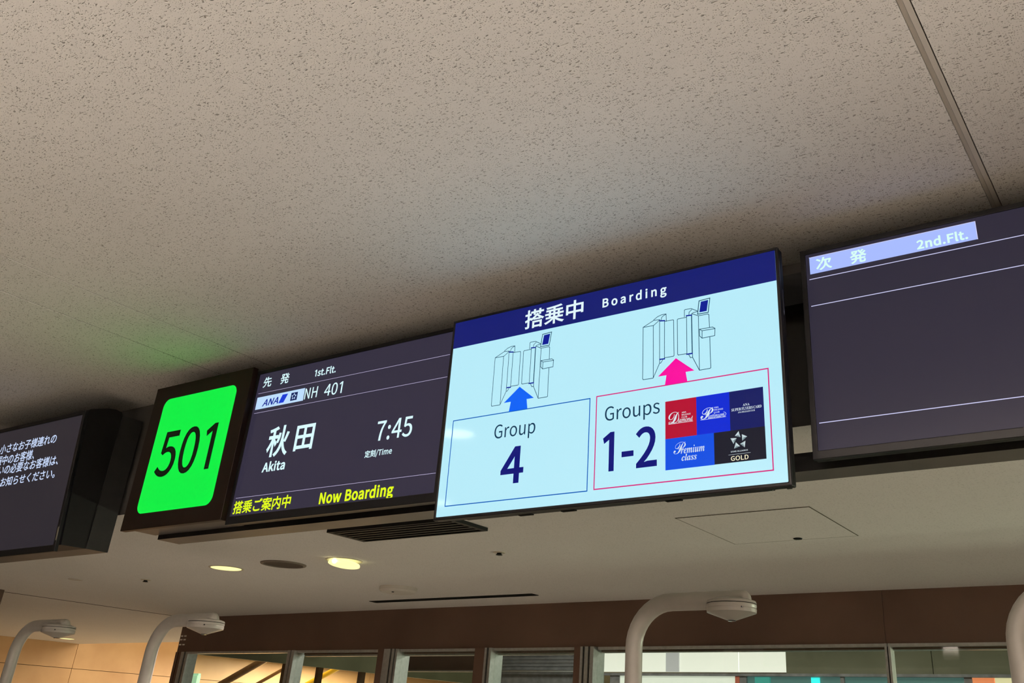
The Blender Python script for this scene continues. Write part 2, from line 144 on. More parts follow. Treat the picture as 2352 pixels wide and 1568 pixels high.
中|350|10 0 160 294 0 -21 0 21 160 231 -42 0 42 0 34 231 0 -55 0 56 34 65 8 0 -9 0 60 65 0 7 0 -7 60 87 33 0 -33 0 160 87 0 -38 0 39 160 -28 10 0 -9 0 188 -28 0 39 0 -38 188 87 34 0 -34 0 289 87 0 -7 0 7 289 67 9 0 -9 0 316 67 0 55 0 -54 316 231 -43 0 43 0 188 231 0 21 0 -21 188 294 -9 0|33 0 60 113 0 31 0 -31 60 206 33 0 -33 0 160 206 0 -31 0 31 160 113 -33 0|0 31 289 113 -34 0 34 0 188 113 0 31 0 -31 188 206 34 0 -34 0 289 206 0 -31
乗|350|-17 0 161 133 0 -13 0 14 161 93 -17 0 16 0 111 93 0 14 0 -13 111 133 16 0|0 13 161 156 -17 0 16 0 111 156 0 13 0 -13 111 195 16 0 -17 0 161 195 0 -13|0 -13 187 133 18 0 -17 0 239 133 0 -13 0 14 239 93 -17 0 18 0 187 93 0 14|18 0 187 156 0 13 0 -13 187 195 18 0 -17 0 239 195 0 -13 0 13 239 156 -17 0|6 -7 283 289 -56 -13 84 3 41 265 2 -6 -1 6 47 243 36 1 -38 -3 161 249 0 -10 0 10 161 218 -41 0 40 0 39 218 0 -8 0 7 39 195 15 0 -15 0 85 195 0 -13 0 13 85 156 -22 0 22 0 20 156 0 -8 0 8 20 133 22 0 -22 0 85 133 0 -13 0 14 85 93 -17 0 17 0 34 93 0 -7 0 8 34 70 36 0 -36 0 141 70 -32 -29 45 13 14 3 6 -5 -4 6 32 -19 45 15 -34 -32 161 57 0 -28 0 28 161 -28 9 0 -8 0 187 -28 0 28 0 -28 187 57 35 -34 -45 15 317 -21 4 7 -6 -5 336 2 -46 13 32 -29 208 70 37 0 -37 0 319 70 0 8 0 -7 319 93 -18 0 18 0 265 93 0 14 0 -13 265 133 22 0 -22 0 331 133 0 8 0 -8 331 156 -22 0 22 0 265 156 0 13 0 -13 265 195 17 0 -16 0 314 195 0 7 0 -8 314 218 -42 0 43 0 187 218 0 11 0 -11 187 251 43 4 -31 -7 301 268 -6 7
伝|350|58 0 137 267 0 -8 0 8 137 242 58 0 -58 0 312 242 0 8 0 -8 312 267 -58 0|-1 6 124 -7 11 4 -141 -15 292 14 7 -14 -4 10 309 -24 8 4 -8 -3 334 -13 -12 29 20 -37 276 101 -8 -3 7 3 253 92 9 -17 -9 19 281 37 -42 -4 42 4 156 25 22 32 -17 -41 217 139 39 0 -38 0 332 139 0 9 0 -9 332 165 -73 0 73 0 113 165 0 -9 0 9 113 139 24 0 -25 0 186 139 -17 -42 8 12 137 44 -8 -14 6 2 115 20 3 -8|9 -3 93 293 -18 -53 33 34 11 153 5 -6 -2 6 26 127 11 11 -10 -14 57 166 0 -65 0 64 57 -27 8 0 -8 0 82 -27 0 78 0 -78 82 206 14 25 -10 -27 118 285 -8 3
係|350|7 4 259 69 20 -22 -10 20 311 -4 7 5 -8 -4 333 9 -10 19 20 -22 280 80 -7 -4|8 -3 147 76 -11 -23 19 18 96 5 5 -4 -5 4 115 -9 21 20 -13 -26 171 68 -8 3|7 3 260 160 8 -9 -7 10 282 131 -37 -4 36 4 173 120 40 27 -37 -36 291 217 -8 5 8 -4 267 230 -11 -12 12 12 231 195 -21 -1 21 1 168 192 17 15 -15 -19 217 246 37 5 -28 -7 318 264 -6 7 6 -7 299 285 -43 -12 65 5 112 259 2 -6 -1 6 119 237 20 2 -22 -2 183 243 -15 -21 6 6 144 197 -8 -7 6 0 124 185 3 -6 -1 4 132 164 6 2 -57 -5 205 173 -24 -20 9 6 151 132 -16 -12 10 1 113 112 3 -7 -1 5 122 89 8 3 -64 -7 205 101 0 -32 0 32 205 5 0 -5 4 1 199 -1 -3 0 15 0 166 -1 3 -7 -1 8 174 -26 23 0 -10 -5 220 -21 8 4 0 -15 231 5 0 33 0 -33 231 104 21 2 -21 -2 294 110 7 -11 -4 9 311 80 7 4 -7 -4 333 91 -9 21 19 -24 282 169 -7 -3|8 -2 89 292 -18 -54 32 34 10 151 5 -6 -3 6 25 125 11 13 -10 -17 57 169 0 -66 0 65 57 -27 9 0 -9 0 83 -27 0 80 0 -80 83 214 12 23 -8 -24 113 285 -8 2
先|350|9 0 162 294 0 -18 0 19 162 239 -21 0 20 0 100 239 5 15 -4 -12 113 280 -9 2 9 -2 86 286 -9 -37 24 30 36 173 6 -2 -5 4 58 161 12 14 -9 -20 90 214 24 0 -24 0 162 214 0 -23 0 23 162 144 -47 0 47 0 21 144 0 -9 0 9 21 118 31 0 -31 0 113 118 -6 -58 75 23 16 -8 7 -5 -3 7 33 -30 80 28 -7 -69 140 118 22 0 -22 0 207 118 0 -34 0 34 207 15 0 -29 -31 0 246 -22 6 0 -7 0 296 -22 28 0 -3 -53 334 44 -7 3 5 -4 310 55 -2 -45 13 0 293 3 -8 0 6 0 249 3 -13 0 0 -10 233 15 0 34 0 -34 233 118 32 0 -32 0 329 118 0 9 0 -9 329 144 -47 0 47 0 188 144 0 23 0 -23 188 214 39 0 -39 0 304 214 0 9 0 -8 304 239 -39 0 39 0 188 239 0 19 0 -18 188 294 -8 0
内|350|42 0 35 234 0 -87 0 88 35 -29 8 0 -9 0 61 -29 0 79 0 -79 61 208 33 0 -34 0 162 208 -2 -46 77 41 70 63 6 -5 -4 5 89 43 47 27 -13 -33 174 137 33 -30 -18 24 260 47 7 6 -8 -5 282 64 -22 27 35 -30 182 162 4 16 0 -14 188 208 34 0 -34 0 290 208 0 -67 0 67 290 7 0 -6 7 0 282 -2 -7 0 25 -1 226 -1 4 -7 -1 8 235 -28 31 0 -12 -5 300 -23 12 4 0 -18 316 7 0 76 0 -76 316 234 -42 0 42 0 189 234 0 20 0 -20 189 294 -9 0 9 0 162 294 0 -20 0 20 162 234 -42 0
刻|350|9 0 298 290 0 -95 0 95 298 6 0 -6 6 0 290 -2 -6 0 22 -1 242 -2 4 -7 -1 7 251 -27 30 0 -11 -4 309 -22 11 4 0 -17 324 6 0 95 0 -95 324 290 -9 0|9 0 235 254 0 -65 0 66 235 58 9 0 -8 0 260 58 0 66 0 -65 260 254 -8 0|8 -2 161 202 -6 -12 8 11 140 168 -24 -1 23 1 69 165 17 18 -15 -22 118 227 31 0 -30 0 210 227 0 8 0 -8 210 251 -24 0 24 0 138 251 -4 12 10 -14 114 296 -8 -2 8 2 90 289 8 -11 -4 12 109 251 -30 0 30 0 19 251 0 -8 0 8 19 227 23 0 -23 0 88 227 -15 -24 6 7 49 176 -8 -7 6 1 29 162 3 -7 -1 5 37 138 6 2 -67 -4 121 146 -27 -31 37 18 23 72 5 -5 -4 5 40 51 58 32 -32 -63 185 195 -8 2|8 -3 184 136 -34 -62 67 29 21 -5 5 -6 -3 5 37 -27 37 18 -31 -29 140 43 20 -18 -12 14 195 -12 6 6 -6 -6 214 5 -12 15 20 -17 157 59 20 20 -14 -24 208 126 -8 4
員|350|0 -12 93 259 55 0 -55 0 259 259 0 -12 0 12 259 223 -55 0 55 0 93 223 0 12|73 0 67 280 0 -26 0 27 67 201 73 0 -74 0 287 201 0 27 0 -26 287 280 -74 0|0 -9 77 119 66 0 -65 0 273 119 0 -9 0 8 273 94 -65 0 66 0 77 94 0 8|0 -8 77 75 66 0 -65 0 273 75 0 -8 0 8 273 50 -65 0 66 0 77 50 0 8|0 -8 77 162 66 0 -65 0 273 162 0 -8 0 8 273 137 -65 0 66 0 77 137 0 8|7 5 204 13 37 -11 -26 13 314 -29 8 7 -8 -6 337 -10 -27 12 37 -11 226 30 -7 -6|83 0 51 181 0 -50 0 51 51 30 22 0 -22 0 117 30 -22 -14 36 9 14 -9 6 -5 -5 5 33 -28 36 9 -29 -17 143 15 -8 5 8 -5 119 30 61 0 -60 0 300 30 0 51 0 -50 300 181 -83 0
妊|350|8 -7 303 293 -35 -15 56 7 147 258 3 -6 -1 6 155 237 23 3 -24 -5 227 248 0 -33 0 33 227 148 -28 0 28 0 144 148 0 -9 0 8 144 123 28 0 -28 0 227 123 0 -39 0 39 227 5 -26 0 26 0 149 5 0 -8 0 8 149 -19 61 0 -61 0 331 -19 0 8 0 -8 331 5 -26 0 27 0 252 5 0 39 0 -39 252 123 29 0 -28 0 337 123 0 8 0 -9 337 148 -28 0 29 0 252 148 0 35 0 -35 252 253 27 6 -20 -8 325 274 -7 6|-13 0 113 198 -3 -45 13 31 89 85 -12 9 12 -9 53 112 7 25 -7 -31 74 198 13 0|9 25 23 102 18 -12 -17 15 78 61 -16 -32 27 14 14 -7 6 -5 -4 7 31 -28 28 16 -18 -32 99 43 13 -13 -8 11 132 7 6 7 -6 -7 150 28 -9 12 16 -14 111 68 16 39 -4 -64 141 221 -6 0 5 -1 125 223 -2 0 1 1 120 222 -14 0 14 0 78 222 5 24 -2 -21 90 292 -8 1 9 0 64 294 -2 -22 5 25 53 222 -12 0 13 0 15 222 0 -8 0 8 15 198 11 0 -11 0 48 198 -7 -36
娠|350|43 0 192 218 0 -8 0 7 192 195 43 0 -43 0 320 195 0 7 0 -8 320 218 -43 0|-3 5 199 -29 5 5 -57 -25 270 6 -2 5 0 -6 266 27 -15 -6 15 6 221 9 0 42 0 -42 221 135 7 0 -7 0 242 135 14 -68 -43 30 323 -21 3 7 -6 -5 340 0 -24 14 14 -30 284 68 15 10 -15 -13 332 106 -6 6 6 -6 314 123 -9 -11 14 12 276 86 -6 16 4 -17 262 135 24 0 -24 0 334 135 0 8 0 -8 334 158 -53 0 53 0 175 158 0 31 0 -31 175 251 52 0 -51 0 329 251 0 8 0 -8 329 275 -60 0 59 0 151 275 0 -42 0 42 151 148 0 -51 26 47 123 -16 6 -3 -5 4 144 -30 26 46 0 -53 175 135 8 0 -8 0 198 135 0 -39 0 38 198 19 0 -17 5 4 186 -11 4 -4|-12 0 104 197 -4 -47 12 32 80 78 -10 9 10 -8 48 103 6 27 -7 -33 68 197 12 0|8 27 21 94 16 -11 -16 14 70 56 -15 -29 24 13 12 -7 6 -5 -4 6 28 -27 25 16 -16 -30 89 39 10 -11 -6 9 115 8 6 6 -5 -6 132 26 -7 11 14 -13 99 62 17 39 -4 -68 129 221 -5 0 5 -1 114 223 -1 -1 1 0 110 222 -13 0 13 0 72 222 4 25 -3 -22 82 293 -8 1 8 0 58 294 -2 -22 5 25 48 222 -10 0 10 0 18 222 0 -8 0 9 18 197 9 0 -9 0 44 197 -7 -38
子|350|29 14 163 189 0 -17 0 17 163 138 -49 0 48 0 18 138 0 -8 0 9 18 112 48 0 -49 0 163 112 0 -35 0 35 163 7 0 -6 7 0 153 -1 -7 -1 29 -1 91 -1 5 -7 -3 8 103 -28 33 0 -13 -4 172 -23 14 4 0 -18 190 7 0 35 0 -35 190 112 48 0 -48 0 334 112 0 9 0 -8 334 138 -48 0 48 0 190 138 0 13 0 -12 190 175 40 21 -31 -29 306 257 -7 5 6 -5 286 272 -2 -1 2 1 280 270 -76 0 76 0 53 270 0 -8 0 9 53 244 66 0 -66 0 251 244 -25 -20
定|350|9 -1 78 132 -7 -63 39 31 13 -12 6 -3 -4 5 34 -29 23 20 -12 -32 86 50 33 -60 -73 0 244 -22 28 0 -27 0 326 -22 1 7 -4 -6 336 4 -17 0 13 0 246 4 -21 0 18 -3 188 8 0 24 0 -24 188 79 35 0 -35 0 293 79 0 8 0 -8 293 103 -35 0 35 0 188 103 0 19 0 -19 188 161 30 0 -30 0 278 161 0 8 0 -8 278 186 -68 0 68 0 74 186 0 -8 0 8 74 161 29 0 -29 0 161 161 0 -49 0 49 161 15 -29 11 13 -37 97 84 3 14 -2 -17 105 130 -9 0|9 3 149 289 6 -10 -4 10 165 255 -45 0 45 0 29 255 0 -26 0 26 29 178 8 0 -9 0 55 178 0 17 0 -17 55 230 80 0 -79 0 294 230 0 -17 0 17 294 178 9 0 -9 0 321 178 0 26 0 -26 321 255 -42 0 42 0 195 255 -3 11 8 -13 175 297 -9 -3
客|350|-1 0 125 185 35 0 -35 0 231 185 -15 -16 21 13 176 141 -21 13 14 -16 123 184 1 0|10 -2 132 232 -17 -27 49 21 32 153 6 -4 -4 6 50 134 21 10 -16 -12 105 168 13 -15 -17 12 151 128 -42 -21 47 8 12 84 5 -6 -2 7 25 61 18 3 -19 -6 81 75 0 -35 0 34 81 -28 9 0 -9 0 107 -28 0 4 0 -4 107 -16 46 0 -46 0 245 -16 0 -4 0 4 245 -27 9 0 -9 0 272 -27 0 34 0 -34 272 76 16 -4 -16 2 321 67 4 7 -6 -6 338 91 -50 7 40 -19 201 129 29 18 -17 -26 272 196 -6 4 6 -3 254 207 -2 0 2 0 249 206 -35 0 34 0 145 206 6 7 -5 -7 161 227 -10 2|-24 -13 175 113 26 -14 -30 8 259 80 -54 0 54 0 97 80 28 9|46 0 107 6 0 17 0 -17 107 58 46 0 -46 0 245 58 0 -17 0 17 245 6 -46 0|9 2 151 291 6 -9 -5 10 167 262 -47 0 47 0 27 262 0 -22 0 22 27 196 9 0 -9 0 53 196 0 14 0 -14 53 238 81 0 -82 0 297 238 0 -14 0 14 297 196 8 0 -9 0 323 196 0 22 0 -22 323 262 -42 0 42 0 197 262 -5 11 7 -10 177 297 -9 -2
小|350|10 0 162 289 0 -93 0 94 162 8 0 -7 7 0 153 -1 -8 0 25 -1 95 -1 4 -7 -1 7 105 -28 33 0 -13 -4 173 -23 13 4 0 -19 191 8 0 94 0 -93 191 289 -10 0|8 3 247 200 30 -50 -8 42 313 42 10 4 -10 -4 342 54 -9 42 31 -49 272 209 -8 -3|10 -2 71 207 -9 -47 31 37 11 62 8 -3 -6 5 36 48 32 39 -11 -51 100 202 -10 2
必|350|5 6 109 275 29 -20 -21 18 197 207 6 7 -6 -7 214 228 -20 17 29 -20 126 293 -6 -6|9 -2 51 188 -6 -38 20 30 11 72 8 -3 -8 3 36 62 20 30 -7 -39 76 182 -8 2|8 3 259 166 23 -35 -9 31 315 52 8 4 -8 -4 340 64 -10 31 24 -35 282 176 -8 -3|9 -3 277 273 -32 -64 62 53 135 92 0 39 0 -39 135 209 -9 0 9 0 108 209 0 -46 0 46 108 71 -30 -22 35 15 11 14 6 -6 -3 6 28 -7 28 13 -25 -17 108 39 0 -6 0 6 108 21 0 -36 -38 0 157 -25 8 0 -9 0 228 -25 38 0 -4 -63 279 57 -8 1 6 -5 253 69 -3 -56 20 0 227 1 -13 0 9 0 159 1 -20 0 0 -16 135 21 0 13 0 -13 135 59 72 57 -39 -76 303 263 -9 3
手|350|48 0 18 113 0 -9 0 8 18 87 48 0 -48 0 162 87 0 -26 0 26 162 9 0 -7 8 0 151 -1 -8 0 30 0 86 -1 4 -7 -2 8 97 -27 37 0 -14 -4 171 -22 12 4 0 -19 189 9 0 26 0 -26 189 87 48 0 -49 0 334 87 0 8 0 -9 334 113 -49 0 48 0 189 113 0 19 0 -18 189 169 42 0 -42 0 314 169 0 9 0 -9 314 195 -42 0 42 0 189 195 0 19 0 -19 189 252 41 5 -30 -8 299 272 -7 8 7 -7 279 294 -53 -17 83 4 41 264 2 -6 -1 7 47 241 36 1 -39 -4 162 249 0 -18 0 18 162 195 -40 0 40 0 41 195 0 -9 0 9 41 169 40 0 -40 0 162 169 0 -18 0 19 162 113 -48 0
搭|350|8 -3 218 216 -21 -30 42 23 118 132 -1 7 2 -7 114 152 -10 -5 10 5 84 138 0 20 0 -20 84 199 11 0 -11 0 116 199 0 8 0 -8 116 223 -11 0 11 0 84 223 0 24 0 -24 84 294 -8 0 9 0 59 294 0 -24 0 24 59 223 -14 0 14 0 17 223 0 -8 0 8 17 199 14 0 -14 0 59 199 0 -24 0 23 59 128 -14 -6 14 6 16 110 2 -9 -3 8 24 84 12 5 -12 -5 59 99 0 -31 0 31 59 5 0 -5 4 0 53 -1 -4 -1 15 -1 20 -1 3 -8 -1 6 28 -26 22 -1 -8 -4 72 -21 9 4 0 -15 84 5 0 35 0 -36 84 111 9 4 -9 -4 111 123 5 -5 -3 4 125 107 15 9 -13 -10 168 135 0 -7 0 7 168 114 37 0 -37 0 279 114 0 7 0 -7 279 134 14 -9 -14 7 321 109 4 6 -6 -5 339 129 -37 16 23 -22 235 197 2 4 -3 -3 242 207 -8 3|8 0 259 293 0 -11 0 11 259 259 -23 0 23 0 189 259 0 11 0 -11 189 293 -8 0 8 0 164 293 0 -11 0 11 164 259 -16 0 16 0 116 259 0 -8 0 8 116 235 16 0 -16 0 164 235 0 -11 0 11 164 201 8 0 -8 0 189 201 0 11 0 -11 189 235 23 0 -23 0 259 235 0 -11 0 11 259 201 8 0 -9 0 284 201 0 11 0 -11 284 235 16 0 -16 0 333 235 0 8 0 -8 333 259 -16 0 16 0 284 259 0 11 0 -11 284 293 -9 0|35 0 171 137 18 13 -15 -16 221 181 14 -14 -21 14 276 137 -35 0|52 0 147 86 0 -38 0 38 147 -28 8 0 -9 0 172 -28 0 4 0 -4 172 -15 35 0 -36 0 279 -15 0 -4 0 4 279 -28 8 0 -9 0 305 -28 0 38 0 -38 305 86 -53 0|35 0 172 8 0 19 0 -18 172 64 35 0 -36 0 279 64 0 -18 0 19 279 8 -36 0
案|350|48 0 18 81 0 -8 0 8 18 58 41 0 -40 0 140 58 -31 -27 46 10 12 -2 5 -5 -3 6 28 -23 48 12 -33 -32 161 49 0 -25 0 26 161 -28 9 0 -8 0 187 -28 0 27 0 -26 187 51 34 -33 -49 13 324 -24 3 7 -5 -5 340 -2 -47 10 32 -27 210 58 41 0 -41 0 332 58 0 8 0 -8 332 81 -48 0 49 0 187 81 0 9 0 -10 187 110 -8 0 9 0 161 110 0 -10 0 9 161 81 -48 0|7 3 151 288 4 -7 -4 7 163 268 -45 0 45 0 28 268 0 -17 0 17 28 217 8 0 -8 0 53 217 0 10 0 -9 53 245 82 0 -81 0 298 245 0 -9 0 10 298 217 9 0 -9 0 324 217 0 17 0 -17 324 268 -44 0 44 0 191 268 -5 9 6 -8 173 296 -7 -2|-33 0 232 187 -12 -15 21 10 183 149 -24 5 26 -4 107 163 8 7 -8 -8 132 187 33 0|11 10 67 150 27 -5 -25 5 146 136 -33 -10 50 2 21 119 4 -6 -2 7 31 97 65 5 -40 -16 188 127 44 -10 -28 10 299 96 7 6 -7 -6 321 114 -28 10 40 -9 217 142 19 12 -11 -18 261 187 23 0 -23 0 329 187 0 7 0 -7 329 209 -59 0 60 0 151 209 7 8 -6 -9 171 234 -8 2 8 -2 147 241 -7 -10 9 11 123 209 -34 0 34 0 22 209 0 -7 0 7 22 187 28 0 -27 0 104 187 -12 -14
様|350|6 4 143 107 13 -14 -6 14 178 60 7 5 -6 -5 197 74 -7 12 14 -14 161 119 -6 -4|22 11 118 14 4 -8 -4 7 130 -8 24 13 -28 -17 212 39 -2 7 3 -7 205 60 -32 -18|7 -5 310 121 -11 -15 14 12 267 74 -9 14 6 -16 245 120 0 5 0 -4 245 133 30 0 -29 0 334 133 0 8 0 -8 334 156 -29 0 30 0 245 156 0 9 0 -9 245 183 26 0 -26 0 322 183 0 7 0 -7 322 204 -26 0 26 0 245 204 0 8 0 -8 245 228 29 0 -28 0 330 228 0 8 0 -7 330 250 -16 0 16 0 283 250 7 11 -7 -13 305 287 -9 3 9 -2 279 294 -4 -12 7 12 259 251 0 -1 -1 0 261 250 -20 0 20 0 201 250 2 1 -2 0 207 252 -4 11 8 -13 186 293 -7 -2 7 2 165 286 7 -11 -4 11 183 250 -15 0 14 0 139 250 0 -7 0 8 139 228 27 0 -27 0 220 228 0 -8 0 8 220 204 -24 0 24 0 149 204 0 -7 0 7 149 183 24 0 -24 0 220 183 0 -9 0 9 220 156 -29 0 30 0 131 156 0 -8 0 8 131 133 30 0 -29 0 220 133 0 -44 0 44 220 1 0 -4 4 0 215 -5 -5 0 16 -1 179 -4 4 -7 -1 7 187 -29 21 0 -9 -4 234 -24 9 4 0 -15 245 2 0 23 0 -23 245 70 19 -37 -33 17 324 -13 4 7 -6 -5 341 8 -28 12 18 -26 271 67 4 -3 -4 3 282 58 15 13 -14 -17 330 106 -6 5|8 0 67 294 0 -25 0 25 67 218 -16 0 17 0 18 218 0 -8 0 8 18 194 16 0 -15 0 64 194 -10 -48 22 30 11 61 4 -6 -3 7 24 39 16 22 -12 -38 67 136 0 -55 0 55 67 -28 8 0 -8 0 91 -28 0 56 0 -56 91 140 11 -17 -5 12 119 89 5 7 -5 -7 134 109 -6 9 10 -13 91 172 0 7 0 -8 91 194 14 0 -14 0 132 194 0 8 0 -8 132 218 -14 0 14 0 91 218 0 25 0 -25 91 294 -8 0
次|350|5 6 20 251 24 -13 -14 15 88 202 5 8 -5 -7 104 224 -14 14 24 -13 36 270 -6 -6|20 25 15 26 8 -7 -8 6 39 7 22 32 -21 -36 108 115 -7 6 6 -6 88 133 -23 -38|9 -2 159 294 -11 -56 27 34 101 149 7 -3 -5 5 126 134 14 20 -11 -29 164 209 43 0 -43 0 293 209 -7 -24 9 17 267 141 6 -3 -6 3 290 130 12 24 -9 -34 326 225 -6 4 6 -4 307 236 -2 0 2 0 302 235 -43 0 43 0 173 235 5 17 -4 -19 187 289 -9 2|10 0 199 192 0 -8 0 7 199 170 0 -50 108 52 84 -9 7 -5 -4 6 104 -29 69 34 -14 -43 217 93 20 -56 -51 22 319 -26 3 7 -5 -6 336 -2 -60 22 15 -70 227 144 0 9 0 -8 227 169 0 8 0 -8 227 192 -9 0
田|350|95 0 34 270 0 -98 0 98 34 -25 9 0 -9 0 60 -25 0 7 0 -7 60 -4 77 0 -77 0 291 -4 0 -7 0 7 291 -25 9 0 -9 0 318 -25 0 98 0 -98 318 270 -95 0|33 0 60 23 0 33 0 -33 60 122 33 0 -34 0 160 122 0 -33 0 33 160 23 -34 0|0 33 291 23 -35 0 35 0 186 23 0 33 0 -33 186 122 35 0 -35 0 291 122 0 -33|33 0 60 148 0 32 0 -32 60 244 33 0 -34 0 160 244 0 -32 0 32 160 148 -34 0|0 32 291 148 -35 0 35 0 186 148 0 32 0 -32 186 244 35 0 -35 0 291 244 0 -32
発|350|6 -4 310 250 -13 -13 18 13 259 205 -8 8 7 -10 236 232 17 12 -15 -15 288 276 -6 5 7 -4 268 290 -11 -12 15 13 225 249 -9 14 6 -15 203 293 -8 -2 8 2 180 286 17 -45 -34 31 258 170 -55 0 55 0 93 170 32 26 -15 -41 166 272 -6 3 6 -3 149 280 -2 0 2 0 144 279 -33 0 33 0 44 279 0 -8 0 8 44 256 29 0 -29 0 131 256 -8 -17 13 15 98 209 -11 11 14 -10 56 244 -6 -5 6 4 39 230 15 -11 -11 11 82 193 -22 -20 25 10 10 147 5 -5 -3 6 26 127 18 8 -17 -12 79 158 0 -4 0 4 79 145 13 0 -12 0 116 145 0 -16 0 16 116 98 0 -2 0 2 116 92 -27 0 27 0 35 92 0 -8 0 8 35 68 26 0 -26 0 113 68 -6 -29 59 20 28 -9 5 -5 -3 7 44 -30 69 24 -6 -38 140 68 22 0 -21 0 204 68 0 -19 0 19 204 12 0 -30 -30 0 241 -26 7 0 -6 0 287 -26 26 0 -3 -45 323 32 -7 2 6 -5 299 43 -1 -38 11 0 285 -1 -7 0 5 0 245 -1 -12 0 0 -12 231 12 0 18 0 -19 231 68 28 0 -27 0 314 68 0 8 0 -8 314 92 -27 0 28 0 231 92 0 18 0 -18 231 145 13 0 -14 0 272 145 0 4 0 -4 272 158 15 -12 -18 9 322 127 4 7 -6 -5 340 150 -24 9 20 -17 274 190 18 13 -16 -15 329 236 -6 5|0 -16 143 145 20 0 -21 0 204 145 0 -18 0 18 204 92 -21 0 20 0 143 92 0 2 0 -2 143 98 0 15
知|350|42 0 192 264 0 -94 0 94 192 -18 8 0 -8 0 217 -18 0 9 0 -9 217 10 25 0 -24 0 291 10 0 -8 0 8 291 -14 9 0 -9 0 318 -14 0 93 0 -93 318 264 -42 0|25 0 217 35 0 68 0 -68 217 239 25 0 -24 0 291 239 0 -68 0 68 291 35 -24 0|8 -1 55 294 -8 -43 20 27 12 183 6 -4 -5 5 33 167 10 15 -8 -21 61 223 9 0 -9 0 88 223 0 -19 0 19 88 165 0 -4 0 4 88 153 -24 0 24 0 16 153 0 -9 0 9 16 127 23 0 -23 0 86 127 -4 -46 53 37 12 -7 5 -4 -3 5 30 -27 40 29 -11 -38 103 77 19 -22 -11 17 161 5 6 7 -6 -7 179 27 -10 12 17 -17 109 104 2 8 -1 -7 113 127 22 0 -22 0 180 127 0 9 0 -9 180 153 -22 0 22 0 114 153 0 4 0 -4 114 165 0 19 0 -20 114 223 19 0 -18 0 170 223 0 8 0 -8 170 247 -33 0 33 0 70 247 4 14 -4 -14 81 289 -9 2
秋|350|9 -2 303 217 -8 -28 13 24 267 125 7 -3 -7 2 289 118 13 23 -12 -31 329 210 -9 2|8 -1 176 216 -3 -32 15 21 150 126 7 -3 -7 3 172 117 16 23 -2 -34 199 213 -7 1|8 0 228 294 0 -135 96 56 134 -10 6 -4 -4 6 152 -28 49 29 -13 -54 239 99 16 -57 -43 25 323 -27 4 6 -6 -4 340 -7 -54 28 12 -79 249 162 3 41 -1 -47 253 294 -8 0|6 -7 132 291 -27 -11 40 6 19 263 2 -6 -1 6 26 242 17 3 -18 -3 78 251 0 -19 0 19 78 194 -20 0 20 0 17 194 0 -9 0 8 17 169 19 0 -18 0 73 169 -14 -40 24 25 9 57 5 -6 -2 8 23 32 20 23 -16 -36 78 127 0 -51 0 52 78 -28 8 0 -9 0 104 -28 0 54 0 -54 104 133 10 -16 -5 11 131 86 5 8 -5 -7 147 108 -7 8 8 -10 104 162 0 2 0 -2 104 169 17 0 -18 0 156 169 0 8 0 -9 156 194 -18 0 17 0 104 194 0 21 0 -21 104 257 17 4 -13 -6 150 271 -6 6
要|350|-34 0 235 81 -11 -20 22 12 186 33 -25 6 25 -5 109 49 7 10 -8 -11 132 81 35 0|26 0 42 226 0 -30 0 30 42 135 31 0 -31 0 135 135 -5 -10 6 11 118 104 -33 0 33 0 19 104 0 -7 0 8 19 81 28 0 -28 0 102 81 -12 -17 12 13 65 35 30 -5 -28 7 152 17 -35 -12 53 4 21 -5 4 -6 -3 7 32 -27 66 5 -39 -20 189 8 45 -12 -29 12 301 -28 8 7 -8 -6 324 -8 -28 11 41 -11 218 25 20 15 -10 -23 264 81 23 0 -23 0 332 81 0 8 0 -7 332 104 -62 0 61 0 148 104 5 9 -4 -8 163 131 -5 2 5 -1 147 135 55 0 -55 0 311 135 0 30 0 -30 311 226 -28 0 28 0 227 226 0 10 0 -10 227 256 33 0 -33 0 326 256 0 7 0 -8 326 279 -101 0 101 0 24 279 0 -8 0 7 24 256 32 0 -32 0 120 256 0 -10 0 10 120 226 -26 0|0 -10 145 256 19 0 -19 0 202 256 0 -10 0 10 202 226 -19 0 19 0 145 226 0 10|0 -16 67 204 17 0 -18 0 120 204 0 -16 0 15 120 157 -18 0 17 0 67 157 0 15|0 -16 145 204 19 0 -19 0 202 204 0 -16 0 15 202 157 -19 0 19 0 145 157 0 15|0 -16 227 204 19 0 -19 0 285 204 0 -16 0 15 285 157 -19 0 19 0 227 157 0 15
